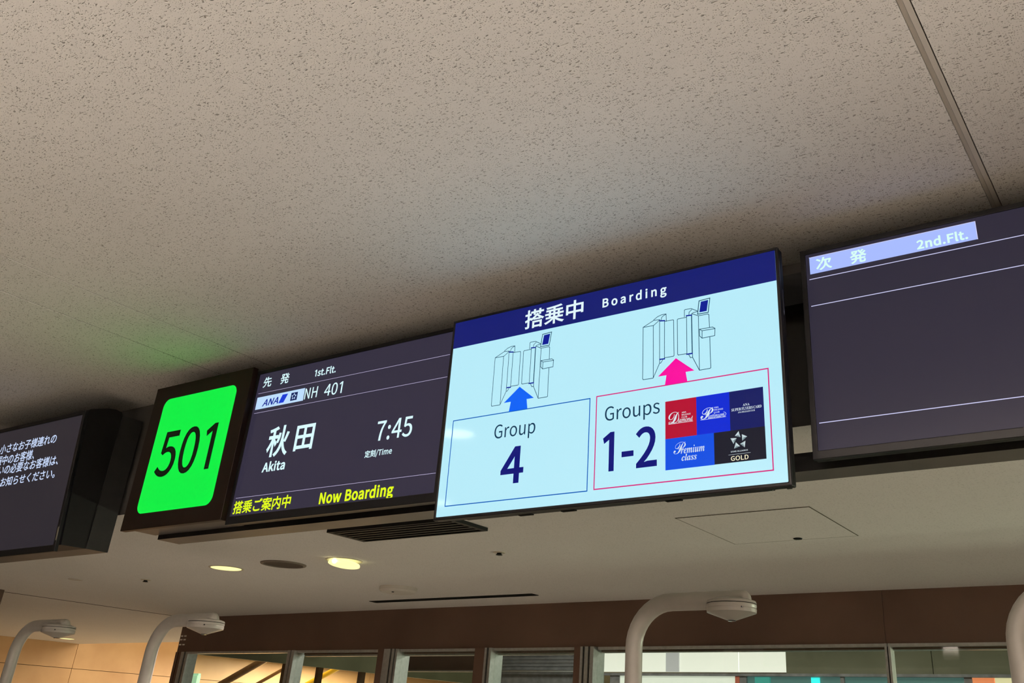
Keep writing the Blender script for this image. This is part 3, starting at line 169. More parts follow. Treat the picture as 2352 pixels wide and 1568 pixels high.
連|350|7 5 29 277 17 -20 -10 17 78 213 7 5 -7 -5 99 228 -11 16 17 -19 49 290 -7 -4|26 0 123 217 0 -38 0 38 123 103 26 0 -26 0 201 103 0 -8 0 8 201 78 -33 0 33 0 101 78 0 -7 0 7 101 56 33 0 -33 0 201 56 0 -14 0 13 201 16 9 0 -9 0 227 16 0 13 0 -14 227 56 34 0 -35 0 331 56 0 7 0 -7 331 78 -35 0 34 0 227 78 0 8 0 -8 227 103 27 0 -27 0 308 103 0 38 0 -38 308 217 -27 0 27 0 227 217 0 8 0 -8 227 241 33 0 -33 0 326 241 0 7 0 -8 326 263 -33 0 33 0 227 263 0 10 0 -10 227 294 -9 0 9 0 201 294 0 -10 0 10 201 263 -32 0 32 0 106 263 0 -8 0 7 106 241 32 0 -32 0 201 241 0 -8 0 8 201 217 -26 0|0 -10 147 151 18 0 -18 0 201 151 0 -10 0 9 201 123 -18 0 18 0 147 123 0 9|0 -10 227 151 18 0 -19 0 283 151 0 -10 0 9 283 123 -19 0 18 0 227 123 0 9|0 -9 147 197 18 0 -18 0 201 197 0 -9 0 10 201 169 -18 0 18 0 147 169 0 10|0 -9 227 197 18 0 -19 0 283 197 0 -9 0 10 283 169 -19 0 18 0 227 169 0 10|0 -46 87 175 -24 0 23 0 16 175 0 -8 0 8 16 151 15 0 -16 0 62 151 0 -37 0 37 62 41 -15 -5 19 23 10 -3 6 -8 -6 8 28 -28 16 24 -11 0 70 19 7 0 -15 10 104 -4 25 -16 -46 0 204 -24 37 0 -26 -1 334 -20 0 8 -3 -7 341 9 -35 -4 44 0 206 1 -42 0 23 -15 110 19 -10 7 6 -4 87 36 0 46
𝐀|437|46 0 -9 0 0 6 0 -6 -9 18 13 0 -9 -8 24 30 8 8 -8 -22 49 75 52 130 -52 -130 206 466 6 0 -6 1 224 465 54 -126 -53 126 384 87 10 -25 -8 11 411 34 8 -10 -14 0 443 18 0 -6 0 6 443 0 -71 0 71 0 229 0 0 6 0 -6 229 18 36 0 0 -19 283 46 0 6 7 -17 273 81 -7 17 6 -17 253 132 -50 0 50 0 103 132 -8 -20 8 20 79 71 -2 -4 0 4 76 59 -1 -5 0 3 75 48 0 -20 -33 0 124 18 1 0 -2 0 128 18 0 -6 0 6 128 0 -46 0|22 52 113 161 43 0 -43 0 242 161 -22 52 21 -53 177 319 -21 -53
𝐁|443|74 0 16 0 0 6 0 -5 16 17 23 1 -8 -9 62 32 9 9 0 -24 75 82 0 96 0 -96 75 369 0 19 4 -9 69 412 -3 10 9 -4 51 433 -8 4 16 0 15 439 0 5 0 -5 15 455 69 0 -68 0 220 455 118 0 0 69 396 351 0 -55 73 14 287 247 88 -16 0 60 418 132 0 -42 32 23 371 35 -32 -23 57 0 238 0 -74 0|0 46 182 252 2 0 -2 0 188 252 36 0 -14 -13 263 272 15 14 0 -35 285 345 0 31 11 -14 269 412 -10 15 25 0 216 434 -15 0 4 6 188 425 -4 -6 0 16 182 391 0 -46|-16 0 222 24 29 0 -12 -17 283 49 12 17 0 -36 301 128 0 37 16 -16 277 208 -16 15 38 0 197 231 -5 0 5 0 182 231 0 -55 0 55 182 65 0 -15 -5 6 190 33 6 -6
𝐂|468|81 0 257 -11 -45 0 35 -21 137 20 -34 20 19 -36 56 104 -20 36 0 -46 26 228 0 46 -20 -36 56 351 20 36 -35 -21 139 435 35 20 -45 0 259 465 31 0 -41 17 367 440 7 -3 -7 0 388 435 16 0 -4 -20 419 465 6 0 -6 0 437 465 0 -52 0 53 437 308 -6 0 5 0 420 308 -15 42 27 -24 356 407 -27 24 34 0 265 443 -81 0 0 145 144 226 0 -135 -90 0 278 24 27 0 -26 -14 358 45 26 14 -20 -27 428 106 7 -6 -6 5 447 89 -46 -67
𝐃|496|70 0 20 0 0 6 0 -5 20 17 21 1 -8 -8 63 30 7 7 0 -23 74 75 0 99 0 -100 74 374 0 26 9 -8 61 426 -9 8 22 0 15 439 0 5 0 -5 15 455 69 0 -69 0 222 455 80 0 -42 40 405 396 42 -39 0 73 468 228 0 -152 160 0 228 0 -69 0|-16 0 222 24 44 0 -20 -34 319 75 21 34 0 -69 351 229 0 136 85 0 223 433 -17 0 5 7 190 423 -5 -6 0 19 182 385 0 -104 0 104 182 72 0 -19 -5 6 190 34 5 -7
𝐄|442|129 0 14 0 0 6 0 -6 14 17 24 0 -8 -9 62 30 9 8 0 -24 75 78 0 97 0 -97 75 369 0 29 9 -8 62 425 -9 9 22 0 16 439 0 5 0 -5 16 455 128 0 -128 0 399 455 0 -45 0 45 399 320 -5 0 6 0 383 320 -5 41 24 -16 340 406 -23 16 49 0 232 430 -15 0 7 2 200 428 -7 -1 2 6 186 417 -2 -6 0 13 183 388 0 -47 0 47 183 246 3 0 -3 0 193 246 30 0 -14 -15 259 269 14 15 -5 -35 288 345 5 0 -5 0 304 345 0 -75 0 76 304 118 -5 0 6 0 287 118 -2 27 7 -15 273 181 -7 16 14 -6 241 213 -14 6 23 0 185 222 -1 0 1 0 183 222 0 -51 0 52 183 67 0 -16 -6 5 192 35 6 -5 -19 0 230 28 33 0 -22 -8 313 39 23 7 -16 -17 371 75 15 17 -11 -29 411 143 6 0 -6 0 430 143 -9 -48 9 48 402 0 -129 0
𝐅|404|81 0 15 0 0 6 0 -5 15 17 24 2 -8 -9 62 34 9 9 0 -25 75 84 0 97 0 -97 75 375 0 24 9 -8 61 423 -8 8 23 -3 14 439 0 5 0 -5 14 455 127 0 -127 0 394 455 0 -45 0 45 394 320 -6 0 6 0 377 320 -4 27 11 -16 355 385 -10 17 20 -7 310 420 -20 8 33 0 230 431 -13 0 7 2 200 429 -7 -1 2 5 186 421 -3 -4 0 11 182 398 0 -50 0 51 182 247 3 0 -3 0 190 247 30 0 -14 -15 256 270 14 16 -4 -36 284 347 6 0 -6 0 302 347 0 -77 0 76 302 118 -6 0 6 0 285 118 -5 40 14 -15 257 200 -15 16 31 0 189 224 -3 0 2 0 182 224 0 -48 0 47 182 81 0 -17 -4 9 188 43 4 -10 -11 3 210 24 10 -4 -21 1 257 17 0 -5 0 6 257 0 -81 0
𝐆|508|60 0 268 -10 -48 0 36 -19 141 19 -36 20 20 -36 57 103 -20 36 0 -48 28 229 0 47 -20 -35 57 352 20 35 -34 -20 139 435 35 20 -44 0 257 465 35 0 -39 16 369 441 7 -4 -6 0 388 436 7 0 -5 -5 406 443 4 5 -4 -10 419 465 6 0 -6 0 437 465 0 -52 0 52 437 308 -6 0 6 0 420 308 -10 27 16 -20 382 379 -16 20 20 -11 329 426 -20 12 22 0 267 443 -81 0 0 143 146 228 0 -71 -23 37 180 67 23 -36 -40 0 275 13 26 0 -10 -9 328 27 10 10 0 -20 343 71 0 19 0 -19 343 128 0 21 9 -7 329 170 -9 8 27 0 275 182 0 5 0 -5 275 198 75 0 -75 0 500 198 0 -5 0 5 500 182 -22 0 7 7 457 171 -7 -8 0 21 446 128 0 -33 0 33 446 29 -59 -26
𝐈|261|78 0 13 0 0 6 0 -5 13 17 23 3 -9 -7 61 32 10 8 0 -21 75 75 0 104 0 -104 75 387 0 20 8 -6 63 427 -8 7 26 -1 13 439 0 5 0 -5 13 455 77 0 -77 0 244 455 0 -5 0 5 244 439 -23 -1 8 7 196 427 -9 -6 0 20 183 387 0 -103 0 103 183 77 0 -14 -3 8 187 44 4 -8 -9 4 206 26 9 -4 -18 2 246 17 0 -5 0 6 246 0 -78 0
𝐋|426|129 0 15 0 0 6 0 -5 15 17 24 1 -8 -9 62 32 9 8 0 -25 75 81 0 99 0 -100 75 379 0 22 8 -9 62 425 -8 8 23 -1 16 439 0 5 0 -5 16 455 78 0 -78 0 250 455 0 -5 0 5 250 439 -18 0 10 3 208 434 -10 -3 4 9 188 416 -4 -8 0 16 182 379 0 -99 0 98 182 83 0 -16 -2 8 185 47 3 -8 -8 3 200 31 7 -2 -16 0 234 28 32 0 -22 -8 315 40 21 8 -15 -19 370 80 15 18 -11 -31 409 154 6 0 -6 0 427 154 -8 -51 8 51 402 0 -129 0
𝐌|634|52 0 14 0 0 6 0 -5 14 17 22 1 -9 -9 61 32 10 8 0 -23 75 79 0 101 0 -101 75 382 0 15 3 -8 71 416 -4 7 8 -3 53 432 -9 4 16 -1 15 439 0 5 0 -5 15 455 56 0 -57 0 185 455 44 -104 -44 105 317 142 44 105 -44 -104 449 455 56 0 -56 0 617 455 0 -5 0 5 617 439 -21 -2 8 9 573 423 -9 -8 0 22 560 378 0 -97 0 98 560 85 0 -19 -3 9 565 43 3 -10 -8 4 582 23 8 -3 -16 1 617 17 0 -5 0 6 617 0 -74 0 73 0 396 0 0 6 0 -5 396 17 16 2 -9 -4 433 25 8 3 -3 -9 450 44 3 9 0 -17 455 83 0 105 0 -105 455 399 -56 -133 56 133 288 0 -6 0 6 0 270 0 -55 130 55 -130 105 389 0 -103 0 103 105 80 0 -26 -10 8 120 30 9 -9 -23 0 169 17 0 -5 0 6 169 0 -51 0
𝐍|494|6 0 403 -11 -99 120 99 -120 107 350 0 -91 0 90 107 79 0 -24 -8 8 119 31 7 -8 -25 1 167 17 0 -5 0 6 167 0 -50 0 50 0 18 0 0 6 0 -5 18 17 16 1 -8 -3 54 23 8 4 -3 -8 71 41 3 9 0 -17 76 79 0 103 0 -103 76 388 -23 28 4 -2 36 433 -4 2 8 -2 18 439 0 5 0 -5 18 455 46 0 -46 0 156 455 79 -95 -78 95 391 169 0 69 0 -69 391 377 0 17 3 -8 386 414 -3 8 8 -3 369 431 -9 4 17 -2 331 439 0 5 0 -5 331 455 50 0 -50 0 480 455 0 -5 0 5 480 439 -24 -1 8 8 433 425 -7 -9 0 23 422 377 0 -129 0 129 422 -11 -7 0
𝐏|418|76 0 15 0 0 6 0 -5 15 17 24 1 -8 -9 62 32 9 8 0 -25 75 81 0 99 0 -100 75 379 0 21 8 -9 62 424 -8 8 23 -2 16 439 0 5 0 -5 16 455 66 0 -66 0 214 455 57 0 -24 10 336 440 23 -10 -13 18 390 398 13 -19 0 25 409 332 0 -38 28 23 367 240 -29 -23 55 0 242 206 -20 0 20 0 182 206 0 -42 0 41 182 81 0 -25 -8 8 194 32 8 -9 -24 1 242 17 0 -5 0 6 242 0 -76 0|0 56 182 230 6 0 -6 0 201 230 34 0 -14 -16 272 253 13 15 0 -36 292 329 0 35 11 -16 275 406 -11 17 28 0 216 431 -13 0 5 5 189 424 -5 -5 0 12 182 398 0 -56
𝐑|473|76 0 15 0 0 6 0 -5 15 17 24 1 -8 -9 62 32 9 8 0 -25 75 81 0 99 0 -100 75 379 0 21 8 -9 62 424 -8 8 23 -2 16 439 0 5 0 -5 16 455 67 0 -67 0 217 455 67 0 -33 19 367 426 33 -20 0 42 417 334 0 -55 68 18 315 224 39 -58 -39 58 432 50 7 -11 -6 5 452 26 6 -6 -11 0 478 17 1 0 0 0 480 17 0 -5 0 6 480 0 -47 0 48 0 338 0 -45 71 46 -71 201 212 -6 0 6 0 182 212 0 -44 0 43 182 81 0 -25 -8 8 194 32 8 -9 -24 1 242 17 0 -5 0 6 242 0 -76 0|0 50 182 234 7 0 -7 0 203 234 35 0 -16 -16 280 258 16 17 0 -36 304 336 0 63 53 0 224 431 -18 0 5 6 190 422 -5 -5 0 19 182 385 0 -50
𝐒|390|6 0 43 -11 0 56 0 -56 43 158 6 0 -6 0 62 158 11 -49 -21 23 111 50 22 -24 -35 0 197 15 25 0 -15 -14 257 36 14 14 0 -21 279 89 0 30 36 -18 225 160 -21 10 20 -11 163 191 -39 19 18 -22 77 253 -18 21 0 -31 50 332 0 27 -11 -20 67 403 12 20 -20 -11 115 449 21 11 -26 0 185 466 13 0 -16 4 229 461 17 -3 -19 6 282 448 4 -1 -2 0 291 446 3 -1 -3 0 300 445 11 0 -2 -14 320 466 7 0 -6 0 339 466 0 -49 0 49 339 319 -5 0 6 0 322 319 -6 25 13 -19 293 385 -12 19 17 -11 248 429 -17 10 19 0 194 445 -23 0 13 13 140 426 -14 -12 0 19 120 380 0 -17 -12 12 137 336 12 -11 -23 11 189 303 21 -10 -21 10 253 273 28 -13 -15 14 317 233 16 -14 -6 16 350 188 6 -16 0 21 359 133 0 -29 13 21 339 58 -14 -22 25 12 281 8 -25 -12 34 0 192 -10 -11 0 12 -1 158 -8 -11 2 10 -4 126 1 -12 4 7 -1 98 9 -7 2 2 0 85 12 -8 0 3 3 69 7 -3 -3 2 9 61 -11 -6 0
𝐔|492|59 0 248 -13 -62 0 27 -28 114 29 -27 27 0 -57 73 155 0 75 0 -75 73 379 0 21 8 -9 61 424 -9 8 22 -2 15 439 0 5 0 -5 15 455 75 0 -75 0 240 455 0 -5 0 5 240 439 -16 -2 9 3 202 432 -8 -3 3 8 185 415 -3 -8 0 16 181 379 0 -80 0 79 181 140 0 -40 -15 20 203 51 15 -19 -33 0 275 22 78 0 0 -91 392 159 0 73 0 -73 392 378 0 22 9 -8 379 423 -8 9 26 -2 328 439 0 5 0 -5 328 455 49 0 -48 0 474 455 0 -5 0 5 474 439 -20 -3 7 9 433 421 -7 -8 0 20 422 378 0 -65 0 66 422 181 0 -69 28 30 380 32 -29 -30
𝐘|426|76 0 101 0 0 6 0 -5 101 17 24 1 -8 -9 148 32 8 8 0 -25 161 81 0 32 0 -33 161 179 -39 69 38 -70 46 387 -12 22 10 -6 14 429 -4 3 4 -1 1 435 -5 2 4 -1 -13 438 0 6 0 -5 -13 455 73 0 -74 0 207 455 0 -5 0 6 207 438 -4 0 4 0 195 438 -12 0 7 4 167 432 -8 -4 0 7 156 416 0 -6 -6 10 164 392 28 -56 -28 55 248 226 29 46 -28 -47 333 366 10 17 0 -11 349 408 0 20 34 0 298 438 -1 0 1 0 295 438 0 6 0 -5 295 455 48 0 -48 0 439 455 0 -5 0 6 439 438 -11 -1 9 8 409 424 -9 -7 9 14 383 392 -38 -63 38 63 268 203 0 -40 0 41 268 81 0 -25 -8 8 280 32 8 -9 -24 1 328 17 0 -5 0 6 328 0 -76 0
𝑎|342|24 0 50 -8 -18 0 10 -12 8 10 -10 13 0 -23 -7 64 0 37 -16 -37 18 175 17 38 -31 -28 90 274 30 28 -31 0 183 316 29 0 -4 24 232 280 3 10 -3 -10 241 309 17 0 -17 0 292 309 -20 -73 20 73 231 90 -6 -21 0 9 222 44 0 -6 -8 0 233 35 9 0 -23 -30 282 80 3 -3 -3 3 291 72 -36 -53 28 0 195 -8 -18 0 0 -21 168 23 0 13 -15 -50 191 118 -26 -43 22 21 119 23 -22 -21|-19 0 82 33 10 0 -13 -10 116 48 12 10 -12 -16 152 87 12 16 -10 -20 185 141 11 20 -6 -20 210 201 6 21 0 -17 219 257 0 28 23 0 185 299 -21 0 19 22 124 266 -20 -23 13 38 74 175 -7 -19 4 17 58 122 -3 -17 0 15 53 73 0 -27
𝑑|355|26 0 61 -8 -22 0 12 -14 10 13 -13 15 0 -25 -9 73 0 22 -9 -25 5 143 10 26 -16 -24 44 217 16 24 -20 -18 99 279 16 13 -16 -6 146 307 15 6 -15 0 192 316 27 0 -6 16 242 293 11 41 -10 -41 273 416 1 3 -1 -4 275 426 0 3 0 -3 275 436 0 7 5 -3 268 451 -5 2 12 0 243 455 -3 0 3 0 233 455 1 4 -1 -4 236 467 30 2 -17 -6 306 479 16 5 -5 0 338 487 5 0 0 5 345 480 0 -2 0 3 344 473 -1 -2 0 1 343 468 -35 -129 34 129 240 81 -1 -8 1 6 236 60 -2 -6 0 5 234 44 0 -9 -11 0 250 30 11 0 -26 -34 306 81 4 -3 -4 3 317 72 -21 -27 15 13 263 11 -16 -13 15 0 217 -8 -23 0 0 -23 183 27 0 17 -12 -39 201 112 -23 -41 22 20 133 21 -22 -19|-12 0 91 28 11 0 -12 -10 127 43 13 11 -12 -17 165 85 13 18 -10 -20 199 142 10 21 -6 -21 223 204 6 20 0 -16 232 259 0 13 6 -7 223 289 -6 8 10 0 198 300 -22 0 22 21 132 268 -22 -22 16 38 75 178 -16 -39 0 28 51 78 0 -16 -7 9 62 41 7 -9
𝑖|177|10 0 122 394 -9 0 7 -7 98 404 -7 6 0 -10 88 428 0 9 -7 -7 98 452 7 7 -9 0 122 463 10 0 -7 7 147 452 7 -7 0 9 157 428 0 -10 7 7 147 403 -7 -6|33 0 33 -8 -22 0 0 -25 0 29 0 7 -2 -9 3 53 3 9 -3 -13 11 86 15 52 -14 -52 55 241 1 4 -1 -5 58 254 1 4 0 -2 60 264 0 9 6 -3 50 282 -7 4 15 0 17 287 1 4 -1 -4 20 299 17 2 -13 -2 65 305 13 2 -8 -2 96 310 16 4 -3 0 124 316 4 0 0 6 131 308 0 -2 1 2 130 303 0 -2 1 2 128 296 -21 -72 22 72 63 79 -3 -13 0 5 58 52 0 -13 -10 0 72 32 13 0 -25 -35 130 84 3 -3 -4 3 140 74 -38 -55
𝑙|173|12 0 32 -7 -11 0 6 -6 7 2 -6 6 0 -10 -2 26 0 6 -3 -12 2 54 3 12 -4 -18 13 99 29 105 -28 -104 98 412 2 8 0 -6 101 433 0 10 6 -3 92 453 -6 3 17 -1 58 459 1 4 -1 -4 60 471 17 2 -13 -1 104 476 12 2 -8 -2 134 482 17 3 -2 0 163 487 6 0 1 4 171 481 -1 -5 1 6 168 465 -35 -127 36 127 62 84 -4 -18 0 5 56 50 0 -11 -8 0 68 34 12 0 -24 -32 122 82 4 -3 -4 3 133 72 -19 -27 18 13 77 12 -18 -13
𝑚|550|33 0 410 -7 -23 0 0 -26 376 31 0 13 -5 -18 384 78 13 47 -13 -47 424 218 4 17 0 -8 430 255 0 13 13 0 411 275 -11 0 16 11 371 258 -15 -12 16 20 325 210 -16 -21 15 28 279 137 -10 -21 8 23 251 72 -9 -23 7 25 228 0 -17 0 18 0 175 0 20 68 -20 -68 235 203 7 23 0 -13 245 257 0 12 12 0 227 275 -8 0 13 8 196 263 -12 -8 15 14 155 230 -14 -15 13 20 113 179 -9 -16 9 18 86 129 -8 -19 7 21 63 70 -7 -23 8 23 40 0 -17 0 18 0 -13 0 21 71 -21 -71 50 212 3 12 -2 -8 58 243 2 9 0 -5 61 263 0 9 7 -3 51 281 -7 4 15 0 17 287 1 4 0 -4 19 300 34 2 -17 -5 94 310 8 2 -4 -1 113 315 5 1 -1 0 123 316 5 0 0 6 130 308 0 -2 1 2 129 303 0 -2 0 2 128 296 -13 -39 12 40 91 177 67 93 -48 0 263 316 27 0 0 26 304 277 0 -16 12 46 285 184 60 88 -49 0 449 316 26 0 0 27 489 275 0 -6 2 9 486 253 -2 -9 3 12 479 222 -14 -52 14 53 436 65 -1 -2 1 3 434 57 0 -2 0 2 433 50 0 -10 -8 0 445 35 8 0 -9 -9 469 48 4 4 -6 -7 483 64 5 7 -6 -9 499 87 3 -4 -3 3 508 76 -32 -56
𝑛|364|35 0 222 -9 -10 0 6 -7 198 1 -6 6 0 -12 189 28 0 13 -18 -62 216 140 17 63 0 -13 242 254 0 14 12 0 225 275 -9 0 12 8 195 263 -11 -7 13 13 159 232 -12 -13 12 16 123 189 -12 -15 8 16 93 142 -17 -32 17 63 42 0 -18 0 18 0 -12 0 22 74 -22 -74 53 221 6 19 0 -9 62 263 0 8 6 -3 53 280 -6 3 14 0 23 285 -2 0 2 0 17 285 1 4 0 -4 19 297 19 2 -13 -2 67 303 14 2 -8 -3 100 310 17 4 -3 0 130 316 1 0 -1 2 133 314 1 -2 1 2 133 308 -13 -44 13 44 93 177 34 47 -30 -23 188 281 30 23 -20 0 263 315 26 0 0 25 302 278 0 -8 1 9 300 252 -2 -10 3 11 293 222 -13 -44 13 45 254 88 -3 -10 2 6 247 64 -1 -6 0 4 245 49 0 -10 -9 0 259 34 13 0 -22 -38 312 91 3 -3 -3 2 322 83 -32 -61
𝑜|351|34 0 105 -8 -33 0 20 -20 26 22 -20 20 0 -33 -4 102 0 26 -12 -25 14 178 12 26 -19 -20 61 247 20 21 -24 -13 128 298 24 12 -24 0 201 316 35 0 -20 20 283 286 21 -19 0 34 314 206 0 -22 10 23 299 138 -9 -23 16 20 260 73 -17 -20 21 13 203 23 -31 -21|-18 0 113 11 18 0 -17 -14 166 32 17 14 -13 -22 211 85 13 22 -8 -24 243 155 8 25 0 -22 255 226 0 49 39 0 197 299 -21 0 22 20 132 268 -21 -21 15 36 78 183 -15 -35 0 32 56 83 0 -23 -10 12 71 30 10 -12
𝑡|187|32 0 33 -8 -22 0 0 -23 1 26 0 6 -1 -6 2 44 1 6 -2 -6 7 62 19 73 -20 -74 66 283 -16 0 16 0 19 283 1 4 -1 -5 22 297 42 7 -34 -56 136 392 5 0 -5 0 151 392 -8 -29 8 30 126 304 19 0 -19 0 183 304 -2 -7 2 7 177 283 -19 0 19 0 120 283 -18 -69 18 68 66 78 -4 -15 0 7 60 45 0 -9 -8 0 72 31 11 0 -24 -32 124 79 4 -4 -3 4 134 68 -35 -51
𝑢|364|26 0 46 -8 -14 0 7 -8 15 4 -7 8 0 -15 4 38 0 7 -3 -13 8 69 2 12 -5 -19 19 116 10 37 -10 -37 50 228 2 7 0 -6 54 247 1 6 0 -6 56 265 0 9 6 -3 47 283 -6 3 17 0 13 287 1 4 0 -4 15 300 17 2 -12 -2 59 306 13 1 -8 -2 90 311 17 4 -2 0 119 316 6 0 0 3 128 312 0 -2 0 3 127 304 -1 -3 1 2 125 296 -18 -63 18 63 71 107 -4 -14 2 8 62 74 -2 -9 0 4 59 54 0 -15 -13 0 79 32 13 0 -17 -14 124 54 17 15 -18 -26 177 115 18 25 -15 -33 227 203 15 34 -8 -37 261 309 18 0 -18 0 314 309 -20 -72 20 72 255 92 -6 -21 0 9 246 47 0 -10 -9 0 260 32 14 0 -23 -35 315 84 3 -3 -3 3 324 75 -32 -56 36 0 222 -8 -22 0 0 -23 189 27 0 13 -7 -23 199 81 7 24 -7 -24 220 153 -34 -54 28 27 127 32 -28 -27
𝒂|336|22 0 53 -9 -21 0 13 -15 1 14 -13 15 0 -24 -19 73 0 24 -9 -25 -5 147 9 26 -16 -23 32 220 15 22 -19 -15 84 276 29 22 -25 0 165 310 28 0 -5 30 214 265 4 13 -4 -13 225 303 24 0 -24 0 297 303 -19 -65 19 65 241 108 -4 -14 2 8 232 74 -3 -9 0 3 228 56 0 -11 -6 0 238 40 12 0 -19 -31 285 87 5 -3 -5 3 300 78 -34 -58 34 0 197 -9 -28 0 0 -28 155 34 0 5 -1 -7 157 52 1 7 -2 -8 162 75 -17 -28 17 14 111 12 -17 -14|-19 0 93 41 10 0 -11 -10 124 56 10 10 -9 -16 152 95 9 16 -7 -19 176 147 7 19 -3 -18 192 202 4 17 0 -13 198 248 0 22 17 0 172 281 -10 0 11 11 141 264 -11 -12 10 18 109 219 -10 -18 7 22 83 159 -6 -16 2 13 70 115 -3 -13 0 10 65 81 0 -27
𝒄|277|49 0 93 -9 -33 0 18 -19 17 19 -17 19 0 -33 -9 97 0 33 -17 -32 16 195 17 33 -31 -22 88 277 30 22 -30 0 179 310 23 0 -14 13 235 291 14 -12 0 16 257 249 0 -14 8 8 245 216 -8 -8 13 0 214 203 -12 0 7 -6 186 213 -7 6 0 -11 176 238 0 6 -4 -7 182 258 4 7 0 -4 189 275 0 9 10 0 173 289 -11 0 12 13 139 270 -11 -12 10 19 107 223 -9 -20 6 21 84 161 -6 -22 0 19 75 99 0 -21 -9 11 88 51 9 -11 -14 0 123 34 27 0 -27 -41 204 96 6 -4 -6 5 222 83 -36 -62
𝒆|269|53 0 87 -9 -29 0 18 -19 16 19 -18 19 0 -34 -11 98 0 24 -11 -25 6 172 11 24 -18 -21 49 240 18 21 -21 -12 109 290 22 13 -22 0 176 310 23 0 -13 11 230 293 13 -11 0 19 249 248 0 -27 28 23 207 174 -29 -23 56 10 79 124 -3 -12 0 12 75 88 0 -16 -8 9 87 50 8 -10 -15 0 122 36 25 0 -24 -39 195 95 7 -4 -6 4 214 83 -32 -62|11 47 84 146 21 5 -16 -11 140 171 17 12 -9 -15 179 212 10 16 0 -16 193 260 0 9 4 -4 187 280 -4 5 7 0 171 287 -15 0 16 23 126 252 -17 -24
𝒊|194|12 0 132 371 -13 0 9 -8 100 384 -8 9 0 -13 87 416 0 12 -8 -8 100 447 9 9 -13 0 132 460 12 0 -9 9 163 447 9 -8 0 12 176 416 0 -13 9 9 163 384 -9 -8|37 0 49 -8 -15 0 9 -9 13 5 -8 9 0 -15 1 41 0 6 -2 -9 4 64 2 10 -2 -6 10 87 11 41 -11 -41 44 211 3 10 -2 -7 51 237 1 7 0 -5 53 254 0 12 18 0 26 273 -2 0 2 0 19 273 0 5 0 -5 19 289 25 3 -22 -4 89 299 22 3 -19 -4 150 310 -20 -75 20 75 89 85 -3 -13 0 7 84 55 0 -8 -7 0 95 42 10 0 -21 -32 142 90 4 -3 -4 3 155 81 -34 -60
𝒍|173|19 0 40 -9 -16 0 9 -8 3 3 -9 9 0 -16 -10 40 0 7 -1 -7 -8 61 2 8 -2 -8 -2 85 26 95 -26 -95 77 371 7 23 0 -5 87 414 0 13 19 0 58 433 -2 0 2 0 52 433 0 6 0 -6 52 450 49 6 -38 -7 183 470 -35 -128 35 128 79 86 -1 -5 1 6 75 69 -2 -7 0 3 73 54 0 -9 -7 0 83 41 11 0 -21 -32 131 89 4 -4 -4 3 144 79 -18 -30 16 14 93 12 -16 -14
𝒎|525|19 0 380 -8 -30 0 0 -33 335 42 0 9 -5 -19 343 85 5 18 -9 -28 364 154 8 23 -8 -23 387 222 4 12 0 -5 393 247 0 10 9 0 380 261 -19 0 23 31 318 214 -22 -32 23 70 250 62 -7 -21 6 21 230 0 -26 0 26 0 152 0 23 74 -22 -74 220 222 4 12 0 -4 226 247 0 10 8 0 213 261 -11 0 13 11 177 244 -13 -12 15 24 136 190 -14 -24 12 32 97 107 -12 -31 9 40 66 0 -27 0 27 0 -14 0 19 70 -18 -70 42 211 4 12 -2 -7 50 240 1 7 0 -2 52 254 0 12 19 0 24 273 -2 0 2 0 18 273 0 5 0 -5 17 289 39 5 -50 -9 151 310 -12 -39 12 39 116 193 25 40 -22 -18 187 281 22 19 -24 0 256 310 33 0 0 33 306 260 0 -9 5 20 299 217 21 32 -20 -15 361 287 19 15 -21 0 422 310 34 0 0 33 473 260 0 -18 14 41 452 171 -11 -32 10 31 420 76 -1 -3 1 4 417 66 -1 -3 0 2 416 58 0 -10 -7 0 426 44 7 0 -7 -8 446 56 3 3 -4 -6 457 70 4 6 -5 -8 471 91 5 -4 -5 3 486 81 -19 -30 17 15 433 14 -16 -15
𝒓|261|27 0 -14 0 19 70 -18 -70 42 211 4 12 -2 -7 50 240 1 7 0 -2 52 254 0 12 19 0 24 273 -2 0 2 0 18 273 0 5 0 -5 17 289 39 5 -50 -9 151 310 -12 -41 12 40 114 189 11 21 -9 -15 144 243 10 15 -8 -9 171 280 9 9 -9 -5 197 302 8 5 -8 0 222 310 25 0 0 30 259 265 0 -15 7 9 249 230 -7 -8 12 0 220 218 -13 0 9 -14 186 238 -2 2 2 0 180 241 -13 0 22 44 127 175 -11 -23 10 29 95 97 -11 -29 9 36 66 0 -27 0
𝒔|253|19 0 91 -9 -16 0 26 -10 28 5 -4 1 5 0 15 7 -9 0 6 10 -7 -7 -6 1 6 -1 -24 -4 6 38 -6 -38 -7 109 7 -1 -7 2 13 105 4 -60 -41 0 81 14 26 0 0 -25 120 52 0 8 4 -9 114 77 -4 9 9 -11 95 106 -9 11 8 -10 69 138 -13 17 7 -14 39 185 -7 15 0 -14 28 228 0 23 -16 -15 53 286 17 15 -25 0 116 309 17 0 -25 7 179 298 3 -1 -2 1 186 296 2 -1 -2 0 192 295 9 0 -4 -8 212 307 6 0 -6 0 230 307 -5 -34 5 34 215 205 -6 1 6 -1 197 207 -9 54 33 0 134 288 -11 0 7 7 107 278 -7 -6 0 9 97 255 0 -15 -18 21 124 202 7 -9 -7 8 146 176 7 -9 -6 9 165 149 8 -11 -4 11 183 116 5 -11 0 12 190 82 0 -17 9 13 177 36 -8 -14 15 8 142 3 -15 -8
